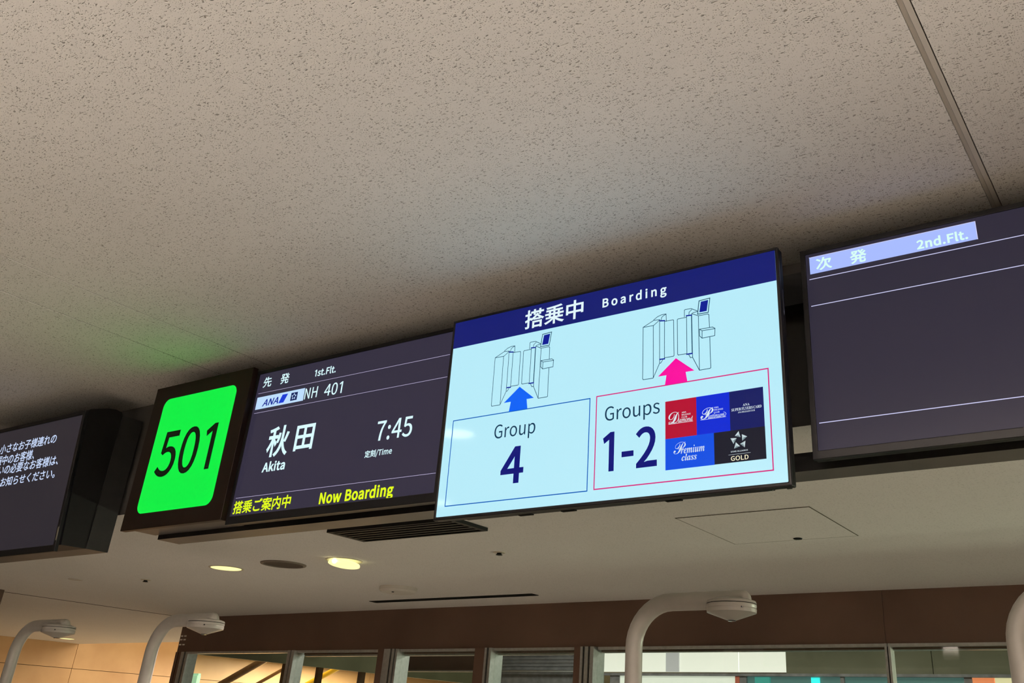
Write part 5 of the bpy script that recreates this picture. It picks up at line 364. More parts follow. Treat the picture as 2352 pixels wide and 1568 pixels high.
# ------------------------------------------------------------------ mesh helpers
class MB:
    """collects shapes, then becomes ONE mesh object"""
    def __init__(self):
        self.v = []; self.f = []; self.m = []

    def add(self, vs, fs, mi=0):
        o = len(self.v)
        self.v += [tuple(p) for p in vs]
        self.f += [tuple(i + o for i in f) for f in fs]
        self.m += [mi] * len(fs)
        return self

    def box(self, x0, x1, y0, y1, z0, z1, mi=0):
        vs = [(x, y, z) for x in (x0, x1) for y in (y0, y1) for z in (z0, z1)]
        return self.add(vs, [(0, 1, 3, 2), (4, 6, 7, 5), (0, 4, 5, 1), (2, 3, 7, 6), (0, 2, 6, 4), (1, 5, 7, 3)], mi)

    def ring(self, ox0, ox1, oz0, oz1, ix0, ix1, iz0, iz1, y0, y1):
        """rectangular frame in the XZ plane, y0 front, y1 back"""
        o = [(ox0, oz0), (ox1, oz0), (ox1, oz1), (ox0, oz1)]; i = [(ix0, iz0), (ix1, iz0), (ix1, iz1), (ix0, iz1)]
        vs = [(x, y0, z) for x, z in o] + [(x, y0, z) for x, z in i] + [(x, y1, z) for x, z in o] + [(x, y1, z) for x, z in i]
        fs = []
        for k in range(4):
            n = (k + 1) % 4
            fs += [(k, n, 4 + n, 4 + k), (8 + n, 8 + k, 12 + k, 12 + n), (k, 8 + k, 8 + n, n), (4 + n, 12 + n, 12 + k, 4 + k)]
        return self.add(vs, fs)

    def prism(self, pts, x0, x1):
        """profile in (y, z) extruded along x"""
        n = len(pts)
        vs = [(x0, y, z) for y, z in pts] + [(x1, y, z) for y, z in pts]
        fs = [tuple(range(n)), tuple(range(2 * n - 1, n - 1, -1))] + [(i, i + n, (i + 1) % n + n, (i + 1) % n) for i in range(n)]
        return self.add(vs, fs)

    def lathe(self, prof, seg=48, c=(0, 0, 0), cap=True):
        """profile (r, z) turned about z"""
        n = len(prof); vs = []; fs = []
        for k in range(seg):
            a = 2 * math.pi * k / seg
            vs += [(c[0] + r * math.cos(a), c[1] + r * math.sin(a), c[2] + z) for r, z in prof]
        for k in range(seg):
            q = (k + 1) % seg
            fs += [(k * n + i, q * n + i, q * n + i + 1, k * n + i + 1) for i in range(n - 1)]
        if cap:
            fs += [tuple(k * n for k in range(seg)), tuple(k * n + n - 1 for k in reversed(range(seg)))]
        return self.add(vs, fs)

    def tube(self, path, r, seg=24, cap_round=False):
        P = [Vector(p) for p in path]
        vs = []; fs = []; rings = []
        up = Vector((0, 1, 0))
        R_ = [r] * len(P)
        if cap_round:
            d = (P[-1] - P[-2]).normalized(); e = P[-1]
            for a in (20, 40, 60, 75, 88):
                P.append(e + d * r * math.sin(math.radians(a))); R_.append(r * math.cos(math.radians(a)))
        for i, p in enumerate(P):
            t = (P[min(i + 1, len(P) - 1)] - P[max(i - 1, 0)]).normalized()
            s = t.cross(up)
            if s.length < 1e-4: s = t.cross(Vector((1, 0, 0)))
            s.normalize(); u = s.cross(t)
            vs += [p + (s * math.cos(2 * math.pi * k / seg) + u * math.sin(2 * math.pi * k / seg)) * R_[i] for k in range(seg)]
        for i in range(len(P) - 1):
            fs += [(i * seg + k, i * seg + (k + 1) % seg, (i + 1) * seg + (k + 1) % seg, (i + 1) * seg + k) for k in range(seg)]
        fs += [tuple(reversed(range(seg))), tuple((len(P) - 1) * seg + k for k in range(seg))]
        return self.add(vs, fs)

    def poly(self, pts, y, mi=0):
        """flat polygon in the XZ plane"""
        return self.add([(x, y, z) for x, z in pts], [tuple(range(len(pts)))], mi)

    def rect(self, x0, x1, z0, z1, y, mi=0):
        return self.poly([(x0, z0), (x1, z0), (x1, z1), (x0, z1)], y, mi)

    def stroke(self, pts, w, y, mi=0):
        for (a, b), (c, d) in zip(pts, pts[1:]):
            l = math.hypot(c - a, d - b)
            if l < 1e-6: continue
            tx, tz = (c - a) / l * w / 2, (d - b) / l * w / 2
            self.poly([(a - tx + tz, b - tz - tx), (c + tx + tz, d + tz - tx), (c + tx - tz, d + tz + tx), (a - tx - tz, b - tz + tx)], y, mi)
        return self

    def build(self, name, m, parent=None, bevel=0.0, smooth=False, matrix=None):
        me = bpy.data.meshes.new(name)
        me.from_pydata(self.v, [], self.f)
        for x in (m if isinstance(m, (list, tuple)) else [m]):
            me.materials.append(x)
        for p, i in zip(me.polygons, self.m):
            p.material_index = i
        bm = bmesh.new(); bm.from_mesh(me)
        if bevel or smooth:
            bmesh.ops.remove_doubles(bm, verts=bm.verts, dist=1e-6)
        bmesh.ops.recalc_face_normals(bm, faces=bm.faces)
        bm.to_mesh(me); bm.free()
        ob = bpy.data.objects.new(name, me)
        COL.objects.link(ob)
        if parent: ob.parent = parent
        if matrix is not None: ob.matrix_local = matrix
        if bevel:
            b = ob.modifiers.new('bevel', 'BEVEL'); b.width = bevel; b.segments = 3; b.limit_method = 'ANGLE'
        if smooth:
            me.shade_smooth()
            e = ob.modifiers.new('edges', 'EDGE_SPLIT'); e.split_angle = math.radians(35)
        return ob


def thing(name, label, cat, loc=(0, 0, 0), rx=0.0, group=None, rz=0.0):
    o = bpy.data.objects.new(name, None)
    COL.objects.link(o)
    o.empty_display_size = .1
    o.location = (loc[0], loc[1], loc[2] + EYE); o.rotation_euler = (rx, 0, rz)
    return tag(o, label, cat, group)


def tag(o, label, cat, group=None):
    o['label'] = label; o['category'] = cat
    if group: o['group'] = group
    return o


def struct(o):
    o['kind'] = 'structure'
    return o


def lift(ob):
    ob.location.z += EYE
    return ob


def S(name, m, *boxes, bevel=0):
    """a piece of the setting made of boxes (heights relative to the camera)"""
    b = MB()
    for q in boxes: b.box(*q)
    return struct(lift(b.build(name, m, bevel=bevel)))


# ------------------------------------------------------------------ lettering outlines (bezier points, thousandths)
GLY = {}
for row in GLYPHS.strip('\n').split('\n'):
    ch, adv, *sp = row.split('|')
    GLY[ch] = (int(adv), [[int(v) for v in s.split()] for s in sp])
EM = {}


def contour(f, dx):
    """one bezier outline as a closed polyline"""
    n = len(f) // 6; out = []
    for i in range(n):
        p = f[6 * i:6 * i + 6]; j = (i + 1) % n; q = f[6 * j:6 * j + 6]
        a, b_, c, d = (p[2], p[3]), (p[2] + p[4], p[3] + p[5]), (q[2] + q[0], q[3] + q[1]), (q[2], q[3])
        straight = abs((d[0] - a[0]) * (b_[1] - a[1]) - (d[1] - a[1]) * (b_[0] - a[0])) + abs((d[0] - a[0]) * (c[1] - a[1]) - (d[1] - a[1]) * (c[0] - a[0])) < 60
        for k in range(1 if straight else 6):
            t = k / 6; u = 1 - t
            out.append(tuple((u ** 3 * a[m] + 3 * u * u * t * b_[m] + 3 * u * t * t * c[m] + t ** 3 * d[m]) / 1000 + (dx / 1000 if m == 0 else 0) for m in (0, 1)))
    return out


def text_mesh(s, bold=0):
    """outline text -> list of verts, faces, plus the x of each character; bold thickens the outlines"""
    cu = bpy.data.curves.new('tmp', 'CURVE')
    cu.dimensions = '2D'; cu.fill_mode = 'BOTH'; cu.resolution_u = 1
    x = 0; starts = []; cs = []
    for ch in s:
        starts.append(x)
        if ch == ' ':
            x += 105; continue
        adv, sps = GLY[ch]
        for f in sps:
            pts = contour(f, x)
            cs.append(pts)
            sp = cu.splines.new('POLY'); sp.points.add(len(pts) - 1); sp.use_cyclic_u = True
            for i, (px, py) in enumerate(pts): sp.points[i].co = (px, py, 0, 1)
        x += adv + (bold if ord(ch) < 256 else 0) + (70 if s == 'Boarding' else 0)
    ob = bpy.data.objects.new('tmp', cu)
    COL.objects.link(ob)
    bpy.context.view_layer.update()
    dg = bpy.context.evaluated_depsgraph_get()
    me = bpy.data.meshes.new_from_object(ob.evaluated_get(dg))
    vs = [(v.co.x, v.co.y) for v in me.vertices]; fs = [tuple(p.vertices) for p in me.polygons]
    bpy.data.objects.remove(ob); bpy.data.curves.remove(cu); bpy.data.meshes.remove(me)
    if bold:
        r = bold / 1000
        for pts in cs:
            q = [p for i, p in enumerate(pts) if math.hypot(p[0] - pts[i - 1][0], p[1] - pts[i - 1][1]) > 1e-5]
            n = len(q); o = len(vs)
            for i in range(n):                              # mitred outline band around every contour
                ax, ay = q[i - 1]; bx_, by = q[i]; cx, cy = q[(i + 1) % n]
                l1 = math.hypot(bx_ - ax, by - ay); l2 = math.hypot(cx - bx_, cy - by)
                n1 = (-(by - ay) / l1, (bx_ - ax) / l1); n2 = (-(cy - by) / l2, (cx - bx_) / l2)
                d = 1 + n1[0] * n2[0] + n1[1] * n2[1]
                k = r / max(d, .45)
                mx_, my_ = (n1[0] + n2[0]) * k, (n1[1] + n2[1]) * k
                vs += [(bx_ + mx_, by + my_), (bx_ - mx_, by - my_)]
            fs += [(o + 2 * i, o + 2 * ((i + 1) % n), o + 2 * ((i + 1) % n) + 1, o + 2 * i + 1) for i in range(n)]
    return vs, fs, [a / 1000 for a in starts]


def ink(ch, bold=0):
    xs = []; ys = []
    for f in GLY[ch][1]:
        for i in range(len(f) // 6):
            xs.append(f[6 * i + 2]); ys.append(f[6 * i + 3])
    b = bold / 1000
    return min(xs) / 1000 - b, max(xs) / 1000 + b, min(ys) / 1000 - b, max(ys) / 1000 + b


def put_text(mb, s, pre, u0, u1, v0, v1, bold, y, mi=0, slant=0.0):
    """fits s so that its ink runs u0..u1 and its first glyph v0..v1; pre is set in front of it"""
    vs, fs, st = text_mesh(pre + s, bold)
    k = len(pre)
    x0 = st[k] + ink(s[0], bold)[0]
    x1 = st[-1] + ink(s[-1], bold)[1]
    g = ink(s[0], bold)
    sx = (u1 - u0) / (x1 - x0); sy = (v1 - v0) / (g[3] - g[2])
    mb.add([(u0 + (x - x0) * sx + slant * ((z - g[2]) * sy - (v1 - v0) / 2), y, v0 + (z - g[2]) * sy) for x, z in vs], fs, mi)


COLOURS = {'pale': ((226, 246, 250), 1), 'slate': ((12, 54, 84), 1), 'navy': ((5, 14, 118), 1), 'white': ((215, 230, 238), 1), 'cream': ((250, 240, 205), 1),
           'ice': ((214, 246, 252), 1.05), 'logo': ((20, 40, 150), 1), 'yellow': ((226, 250, 28), 1.0), 'mint': ((212, 252, 240), 1.05), 'bluewhite': ((205, 222, 255), 1), 'ink': ((10, 22, 6), 1)}


def letter_mat(c):
    rgb, s = COLOURS[c]
    m = glow('lettering_' + c, rgb, s)
    m.cycles.emission_sampling = 'NONE'
    return m


def lettering(panel, parent, y, name='lettering'):
    """each line of writing is a mesh of its own"""
    for p, s, pre, u0, u1, v0, v1, c, bold, _n in LAY['T']:
        if p != panel: continue
        mb = MB()
        put_text(mb, s, pre, u0, u1, v0, v1, bold, y, 0, .3 if c == 'logo' else 0)
        mb.build(name, letter_mat(c), parent)


G = LAY['G']


def off(pts, d):
    return [(a + d[0], b + d[1]) for a, b in pts]


# ------------------------------------------------------------------ setting
ZC, ZB, YB = 1.447, .886, 2.68      # front ceiling, rear ceiling, face of the bulkhead
XL, XR = -13.4, 5.2
S('floor', FLOOR, (XL - .2, XR + .2, -9, 18.2, -EYE - .1, -EYE))
# front ceiling: boards between the joints
S('ceiling', CEIL, (XL, -3.7205, -9, YB, ZC, ZC + .05), (-3.7145, -3.4055, -9, YB, ZC, ZC + .05), (-3.4005, -.3135, -9, YB, ZC, ZC + .05), (-.2845, XR, -9, YB, ZC, ZC + .05))
S('trim_1', TRIM, (-.3000, -.2875, -9, YB, ZC - .001, ZC + .008))
S('trim_2', TRIM, (-.3125, -.3015, -9, YB, ZC + .0045, ZC + .012))
S('trim_3', GROOVE, (-.3135, -.2845, -9, YB, ZC + .014, ZC + .05), (-3.7205, -3.7145, -9, YB, ZC + .0012, ZC + .05), (-3.4055, -3.4005, -9, YB, ZC + .0012, ZC + .05))
S('wall_bulkhead', BULK, (XL, XR, YB, YB + .12, ZB, ZC + .05))
# rear ceiling, with the joint and the end by the timber wall
S('ceiling', CEILB, (XL, -8.43, YB + .12, 7.95, ZB, ZB + .05), (-8.42, XR, YB + .12, 6.02, ZB, ZB + .05), (XL, -8.43, YB, YB + .12, ZB - .001, ZB), (-8.42, XR, YB, YB + .12, ZB - .001, ZB))
S('trim_5', DARK, (-8.436, -8.414, YB, 6.0, ZB - .0012, ZB - .0004))
S('ceiling', OLIVE, (-8.45, XR, 6.17, 9.6, .915, .965), (XL, XR, 9.6, 18, .915, .965))
S('ceiling', WALLM, (XL, -8.45, 7.95, 9.6, 1.78, 1.83))
S('wall_recess', WALLM, (XL, -8.45, 7.9, 7.95, ZB + .05, 1.78), (XL, -8.45, 9.6, 9.65, .966, 1.78), (-8.45, -8.4, 7.95, 9.6, .966, 1.78))
# fascia over the glazed front
S('wall_back', BROWN, (-8.46, -8.052, 6.0, 6.15, .580, ZB), (-8.048, -1.717, 6.0, 6.15, .580, ZB), (-1.713, XR, 6.0, 6.15, .580, ZB), (-8.459, XR, 6.004, 6.14, .5805, .91))
# timber wall, its panel joints left open
tz = [-EYE, -.62, -.02, .573, .575, 1.78]
bx = []
for ya, yb in ((2.8, 4.2), (4.206, 6.07), (6.076, 7.945), (7.951, 9.83), (9.836, 11.7), (11.706, 13.6), (13.606, 15.5), (15.506, 18)):
    for za, zb in ((-EYE, -.06), (-.054, .571), (.577, 1.78 if yb > 7.95 and yb < 11 else .98)):
        bx.append((XL - .03, XL, ya, yb, za, zb))
S('wall_left', TAN, *bx)
S('wall_left', GROOVE, (XL - .12, XL - .03, 2.8, 18, -EYE, 1.83))
S('wall_left', WALLM, (XL - .12, XL, -9, 2.8, -EYE, ZC + .05))
S('wall_pillar', BROWN, (-9.3, -8.29, 3.3, 4.18, -EYE, ZB))
S('wall_far', WALLM, (XL, XR, 18, 18.1, -EYE, .965))
S('wall_front', WALLM, (XL, XR, -9.1, -9, -EYE, ZC + .05))
S('wall_right', WALLM, (XR, XR + .1, -9, 18, -EYE, -.9), (XR, XR + .1, -9, 2.4, -.9, ZC + .05), (XR, XR + .1, 6.2, 18, -.9, ZC + .05), (XR, XR + .1, 2.4, 6.2, 1.2, ZC + .05))

# ------------------------------------------------------------------ glazed front under the fascia
S('trim_6', ALU, (-8.28, -5.83, 5.985, 6.03, .562, .5795), (-5.60, -4.83, 5.985, 6.03, .562, .5795), (-4.66, -3.93, 5.985, 6.03, .562, .5795), (-3.74, XR, 5.985, 6.03, .562, .5795))
S('trim_7', ALU, (-6.75, -5.83, 6.04, 6.07, .535, .548), (-5.60, -4.83, 6.04, 6.07, .535, .548), (-4.66, -3.93, 6.04, 6.07, .535, .548), (-3.74, XR, 6.04, 6.07, .545, .552))
S('trim_8', BROWN, (-6.75, -5.83, 6.03, 6.09, .548, .5805), (-5.60, -4.83, 6.03, 6.09, .548, .5805), (-4.66, -3.93, 6.03, 6.09, .548, .5805), (-3.74, XR, 6.03, 6.09, .552, .5805))


def jamb(n, strips):
    """upright of the glazed front: strips (x0, x1, y0, y1, material index)"""
    b = MB()
    for x0, x1, y0, y1, mi in strips: b.box(x0, x1, y0, y1, -EYE, .58, mi)
    return struct(lift(b.build('door_%d' % n, [ALU, DARK, BROWN], bevel=0)))


jamb(1, [(-8.475, -8.44, 6.0, 6.12, 2), (-8.438, -8.428, 6.005, 6.12, 1), (-8.426, -8.38, 6.0, 6.12, 2), (-8.379, -8.335, 5.99, 6.10, 0), (-8.333, -8.314, 6.0, 6.09, 1), (-8.312, -8.28, 5.99, 6.10, 0)])
jamb(2, [(-6.88, -6.845, 5.96, 6.08, 0), (-6.844, -6.838, 5.965, 6.07, 1), (-6.837, -6.80, 5.96, 6.08, 0)])
jamb(3, [(-5.83, -5.747, 5.97, 6.14, 2), (-5.745, -5.676, 5.95, 6.14, 0), (-5.675, -5.66, 5.97, 6.1, 1), (-5.659, -5.634, 5.95, 6.1, 0), (-5.633, -5.62, 5.97, 6.1, 1), (-5.619, -5.60, 5.95, 6.1, 0)])
jamb(4, [(-4.83, -4.722, 5.97, 6.14, 2), (-4.72, -4.70, 5.95, 6.1, 0), (-4.699, -4.683, 5.97, 6.1, 1), (-4.682, -4.66, 5.95, 6.1, 0)])
jamb(5, [(-3.93, -3.867, 5.97, 6.14, 2), (-3.865, -3.845, 5.95, 6.1, 0), (-3.844, -3.83, 5.97, 6.1, 1), (-3.829, -3.80, 5.95, 6.1, 0), (-3.799, -3.785, 5.97, 6.1, 1), (-3.784, -3.755, 5.95, 6.1, 0)])
jamb(6, [(-1.722, -1.708, 5.98, 6.06, 0), (-1.707, -1.702, 5.985, 6.05, 1), (-1.701, -1.688, 5.98, 6.06, 0)])
for n, (a, b) in enumerate(((-8.28, -6.88), (-6.80, -5.83), (-5.60, -4.83), (-4.66, -3.93), (-3.755, -1.722), (-1.688, 3.0)), 1):
    S('window_%d' % n, GLASS, (a, b, 6.005, 6.011, -EYE, .561))

# beyond the glass
S('wall_low', WALLM, (-.6, 5.0, 10.03, 10.12, -EYE, -.34))
SUNLIT = mat('sunlit_panel_glow', (.7, .72, .68, 1), .6, .3, 0, lin(244, 243, 228), .84)  # sunlit part of the corridor panel, its daylight painted as glow
S('window_7', SUNLIT, (-5.02, -3.572, 8.0, 8.05, .562, .86), (-3.566, -3.14, 8.0, 8.05, .562, .86))
S('panel_shadow_strip', mat('painted_shadow_strip', (.5, .5, .5, 1), .6, .3, 0, lin(160, 160, 160), .85), (-4.27, -4.14, 7.985, 8.0, .562, .86))  # shadow on the bright panel, painted as a dimmer strip
S('wall_corridor', OLIVE, (-3.14, -1.946, 8.0, 8.05, .55, .914), (-1.940, XR, 8.0, 8.05, .55, .914))
S('trim_9', GREYM, (-5.02, XR, 7.97, 8.06, .528, .549))
louv = []
for k in range(9):
    louv.append((-6.24, -5.05, 8.0 + .012 * (k % 2), 8.05, .575 + .0155 * k, .589 + .0155 * k))
S('wall_louvres', GREYM, *louv)
S('wall_grey', GREYM, (-6.3, -5.02, 8.06, 8.1, .2, .93))
S('trim_10', ALU, (-7.6, -5.05, 7.96, 8.0, .553, .567))
S('trim_11', BROWN, (-7.65, -6.30, 8.0, 8.05, .567, .914))
S('window_8', mat('daylit_frosted_pane', (.7, .72, .68, 1), .6, .3, 0, lin(226, 232, 216), .75), (-4.75, -3.60, 8.0, 8.04, -.5, .527))
S('window_9', mat('teal_tinted_pane', lin(70, 110, 105), .2, .5, 0, lin(86, 120, 116), .6), (-3.50, -1.72, 8.02, 8.05, -.5, .527))
S('trim_12', GREYM, (-3.56, -3.50, 7.99, 8.05, -.5, .527), (-2.68, -2.65, 7.99, 8.05, -.5, .527), (-4.85, -4.75, 7.99, 8.05, -.5, .527), (-5.02, -4.95, 7.99, 8.05, -.5, .527), (-1.72, -1.66, 7.99, 8.05, -.5, .527))
S('trim_13', mat('salmon_frame', lin(220, 120, 95), .5, .4), (-3.60, -3.56, 7.985, 8.05, -.5, .527))
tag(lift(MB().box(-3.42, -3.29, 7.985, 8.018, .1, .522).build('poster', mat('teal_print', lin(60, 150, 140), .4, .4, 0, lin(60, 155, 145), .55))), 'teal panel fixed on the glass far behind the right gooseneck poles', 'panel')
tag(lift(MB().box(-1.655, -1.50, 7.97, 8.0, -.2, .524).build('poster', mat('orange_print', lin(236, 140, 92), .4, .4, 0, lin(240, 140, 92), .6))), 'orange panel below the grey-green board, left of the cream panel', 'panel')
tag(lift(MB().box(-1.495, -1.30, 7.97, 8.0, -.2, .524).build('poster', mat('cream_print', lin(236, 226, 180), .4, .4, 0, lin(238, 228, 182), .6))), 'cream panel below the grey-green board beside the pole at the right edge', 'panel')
tag(lift(MB().box(-2.93, -2.86, 8.0, 8.018, .46, .522).build('signal_lamp', mat('cyan_lamp', lin(40, 220, 220), .4, .4, 0, lin(60, 245, 245), 1.0))), 'small glowing cyan lamp under the grey-green board behind the glass', 'lamp')

# hall beyond the left panes: escalator rails, columns and a mint board
def rail(name, pts, r, m, label, cat):
    return tag(lift(MB().tube(pts, r, 12).build(name, m, smooth=True)), label, cat)


DKBR = mottle(mat('bronze_rail', lin(96, 72, 46), .3, .5, .4), 15, lin(84, 62, 40), lin(108, 82, 54))
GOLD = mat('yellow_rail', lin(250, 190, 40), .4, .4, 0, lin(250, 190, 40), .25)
rail('handrail', [(-11.98, 9.0, .302), (-11.54, 9.0, .475), (-10.446, 9.0, .905)], .045, DKBR, 'thick dark diagonal handrail behind the leftmost glass pane', 'handrail')
rail('handrail', [(-11.5, 9.1, .27), (-10.96, 9.1, .485), (-9.91, 9.1, .902)], .022, mat('light_bronze_rail', lin(150, 110, 66), .3, .5, .3), 'thin light brown diagonal handrail right of the thick dark one', 'handrail')
rail('handrail', [(-10.8, 9.2, .235), (-10.119, 9.2, .495), (-9.03, 9.2, .904)], .032, GOLD, 'bright yellow diagonal handrail behind the second glass pane', 'handrail')
# side wall of the vestibule: header and uprights
S('wall_side', OLIVE, (-8.655, -8.60, 6.17, 12.9, .59, .914))
S('trim_15', DKBR, (-8.65, -8.605, 7.45, 7.56, -EYE, .59), (-8.65, -8.605, 7.93, 8.0, -EYE, .59), (-8.65, -8.605, 8.58, 8.66, -EYE, .59), (-8.65, -8.605, 8.9, 8.98, -EYE, .59))
MINT = mat('mint_board', lin(170, 226, 190), .4, .4, 0, lin(175, 235, 200), .55)
mb_ = thing('notice_board', 'mint green lit board standing behind the leftmost glass pane', 'sign', (-12.2, 9.0, -EYE))
MB().box(-.14, .12, -.03, .03, .9, 2.165).build('board', MINT, mb_, bevel=.008)
MB().box(-.08, .12, -.02, .02, 2.165, 2.19).build('top_bar', MINT, mb_)
MB().box(-.03, .03, -.02, .02, 0, .9).build('stand', ALU, mb_)
MB().box(-.12, .12, -.1, .1, 0, .015).build('foot', ALU, mb_)

# the six white markers on the end post
for k in range(6):
    i, j = k % 2, k // 2
    o = MB().box(-8.445 + .049 * i, -8.415 + .049 * i, 5.9945, 5.9985, (.714, .682, .638)[j], (.726, .694, .650)[j]).build('marker_tab', mat('bright_white_tab', (.9, .89, .85, 1), .4, .4))
    tag(lift(o), '%s white marker tab in the %s row on the brown end post' % (('left', 'right')[i], ('top', 'middle', 'bottom')[j]), 'marker', 'white marker tabs on the end post')


# ------------------------------------------------------------------ fittings of the rear ceiling
LAMP = mat('downlight_diffuser', (.8, .78, .6, 1), .4, .3, 0, lin(255, 249, 168), 1.0)
LAMPB = mat('bright_downlight_diffuser', (.8, .78, .7, 1), .4, .3, 0, (1, .93, .8, 1), 7)
BULB = mat('bare_bulb', (.9, .85, .6, 1), .4, .3, 0, (1.0, .88, .42, 1), 9)
RIM = mottle(mat('downlight_rim', (.55, .50, .40, 1), .5, .3), 20, (.52, .47, .37, 1), (.58, .53, .43, 1))


def downlight(x, y, z, label, r=.096, tilt=0.0, bulb=False, face=None):
    t = thing('downlight', label, 'downlight', (x, y, z), 0, 'round ceiling downlights')
    MB().lathe([(r + .013, 0), (r + .012, -.003), (r + .003, -.004), (r, -.002), (r, 0)], 48, cap=False).build('rim', RIM, t, smooth=True)
    m = Matrix.Rotation(tilt, 4, 'X')
    if tilt: m = Matrix.Translation((0, .005, -.022)) @ m
    MB().lathe([(r - .004, .006 if tilt else 0), (r - .002, -.003), (r * .6, -.006), (.001, -.007)], 48).build('diffuser', face or LAMP, t, smooth=True, matrix=m)
    if bulb:
        b = MB().lathe([(.001, .014), (.010, .010), (.014, 0), (.010, -.010), (.001, -.014)], 20)
        b.build('bulb', BULB, t, smooth=True, matrix=Matrix.Translation((.012, -.085, -.018)))
    return t


downlight(-5.345, 4.01, ZB, 'round lit downlight left of the dark ceiling speaker')
downlight(-4.33, 4.05, ZB, 'tilted lit downlight with a glaring bulb, right of the dark speaker', .096, math.radians(-7), True)
downlight(-12.66, 7.34, ZB, 'small distant lit downlight above the timber wall', .085)
downlight(.55, 4.03, ZB, 'lit downlight off to the right over the pole row')
downlight(1.57, 4.03, ZB, 'lit downlight farthest right over the pole row')
downlight(-3.464, .671, ZC, 'lit downlight in the front ceiling mirrored in the bright screen', .10, face=LAMPB)
downlight(-4.96, -.90, ZC, 'second lit downlight in the front ceiling, nearer the hall', .10, face=LAMPB)

sp = thing('ceiling_speaker', 'dark round flush ceiling speaker between the two lit downlights', 'speaker', (-4.82, 4.02, ZB))
MB().lathe([(.138, 0), (.136, -.006), (.120, -.008), (.118, -.001)], 56, cap=False).build('rim', mottle(mat('speaker_rim', (.16, .13, .10, 1), .6, .3), 20, (.15, .12, .09, 1), (.18, .15, .12, 1)), sp, smooth=True)
MB().lathe([(.118, -.001), (.116, -.003), (.001, -.004)], 56).build('grille', mottle(mat('speaker_grille', (.09, .072, .055, 1), .8, .2), 300, (.075, .06, .045, 1), (.105, .085, .065, 1)), sp, smooth=True)


def sprinkler(x, y, label):
    t = thing('sprinkler_head', label, 'sprinkler', (x, y, ZB), 0, 'small ceiling sprinkler heads')
    MB().lathe([(.034, 0), (.033, -.003), (.018, -.004)], 28).build('escutcheon', RIM, t, smooth=True)
    MB().lathe([(.013, -.004), (.013, -.011), (.018, -.012), (.018, -.015), (.003, -.016)], 20).build('nozzle', METAL, t, smooth=True)


sprinkler(-3.246, 4.143, 'small dark sprinkler head under the white screen, left of the hatch')
sprinkler(-6.44, 4.185, 'small dark sprinkler head left of the downlights')
sd = thing('smoke_detector', 'low white round smoke detector near the long dark slot', 'detector', (-4.80, 5.03, ZB))
MB().lathe([(.13, 0), (.13, -.022), (.115, -.034), (.001, -.036)], 40).build('body', WHITE, sd, smooth=True)
MB().lathe([(.009, -.034), (.008, -.039), (.001, -.040)], 12, c=(.01, -.06, .0)).build('indicator', DARK, sd)
h = thing('access_hatch', 'square flush ceiling hatch with a dark thin outline, below the white screen', 'hatch', (-1.634, 4.03, ZB))
MB().box(-.31, .31, -.318, .318, -.0020, -.0006).build('frame', mat('hatch_gap', (.10, .09, .06, 1), .8, .2), h)
MB().box(-.3055, .3055, -.3130, .3130, -.0022, -.0020).build('door', CEILB, h)
MB().lathe([(.022, -.0022), (.020, -.006), (.001, -.007)], 20, c=(.03, .28, 0)).build('latch', METAL, h)
# linear grille hung under the rear ceiling
sl = thing('linear_grille', 'dark slatted air grille under the screens, left of the hatch', 'air grille', (-3.31, 3.455, ZB))
MB().ring(-.40, .42, -.13, .13, -.372, .395, -.105, .105, 0, 1).v
fr = MB()
fr.box(-.40, .42, -.13, -.118, -.016, 0); fr.box(-.40, .42, .118, .13, -.016, 0); fr.box(-.40, -.372, -.118, .118, -.016, 0); fr.box(.395, .42, -.118, .118, -.016, 0)
fr.build('frame', METAL, sl)
for k in range(5):
    y0 = -.096 + .043 * k
    MB().box(-.372, .395, y0, y0 + .017, -.015, -.002).build('slat', GREY, sl)
MB().box(-.372, .395, -.118, .118, -.002, -.0005).build('backing', DARK, sl)
s2 = thing('linear_slot', 'long thin dark air slot in the ceiling close to the brown fascia', 'air grille', (-4.79, 5.57, ZB))
MB().box(-.775, .775, -.042, .042, -.004, 0).build('frame', METAL, s2)
MB().box(-.765, .765, -.018, .018, -.006, -.004).build('opening', DARK, s2)
tag(lift(MB().lathe([(.05, 0), (.049, -.004), (.001, -.005)], 28, c=(-7.0, 3.996, ZB)).build('blank_cover', TRIM, smooth=True)), 'pale round blank cover in the ceiling at the far left', 'cover')

# ------------------------------------------------------------------ gooseneck poles with dome cameras
def goose(x, label):
    t = thing('camera_pole', label, 'camera pole', (x, 3.5, -EYE), 0, 'white gooseneck camera poles')
    H = EYE + .503
    path = [(0, 0, 0), (0, 0, H - .6), (0, 0, H - .30)] + [(.17 - .17 * math.cos(a), 0, H - .17 + .17 * math.sin(a)) for a in [math.radians(v) for v in range(0, 91, 9)]] + [(.30, 0, H), (.40, 0, H), (.478, 0, H)]
    p = MB().tube(path, .0345, 32, True)
    p.build('pole', POLE, t, smooth=True)
    MB().lathe([(.08, 0), (.08, .012), (.04, .014)], 32).build('base_plate', ALU, t, smooth=True)
    c = (.431, 0, EYE)
    MB().lathe([(.001, .508), (.06, .508), (.094, .497), (.0965, .491), (.0965, .488)], 48, c=c).build('cap', POLE, t, smooth=True)
    MB().lathe([(.094, .4885), (.094, .4845)], 48, c=c).build('seam', DARK, t)
    MB().lathe([(.094, .486), (.0968, .484), (.0968, .476), (.0955, .474), (.0955, .470), (.0968, .468), (.0955, .455), (.018, .428), (.001, .427)], 48, c=c).build('housing', POLE, t, smooth=True)
    MB().lathe([(.016, .428), (.015, .425), (.001, .424)], 24, c=c).build('lens', LENS, t, smooth=True)
    MB().lathe([(.004, -.003), (.004, .003)], 10, c=(.431 + .072, -.064, EYE + .468)).build('sensor', LENS, t)
    return t


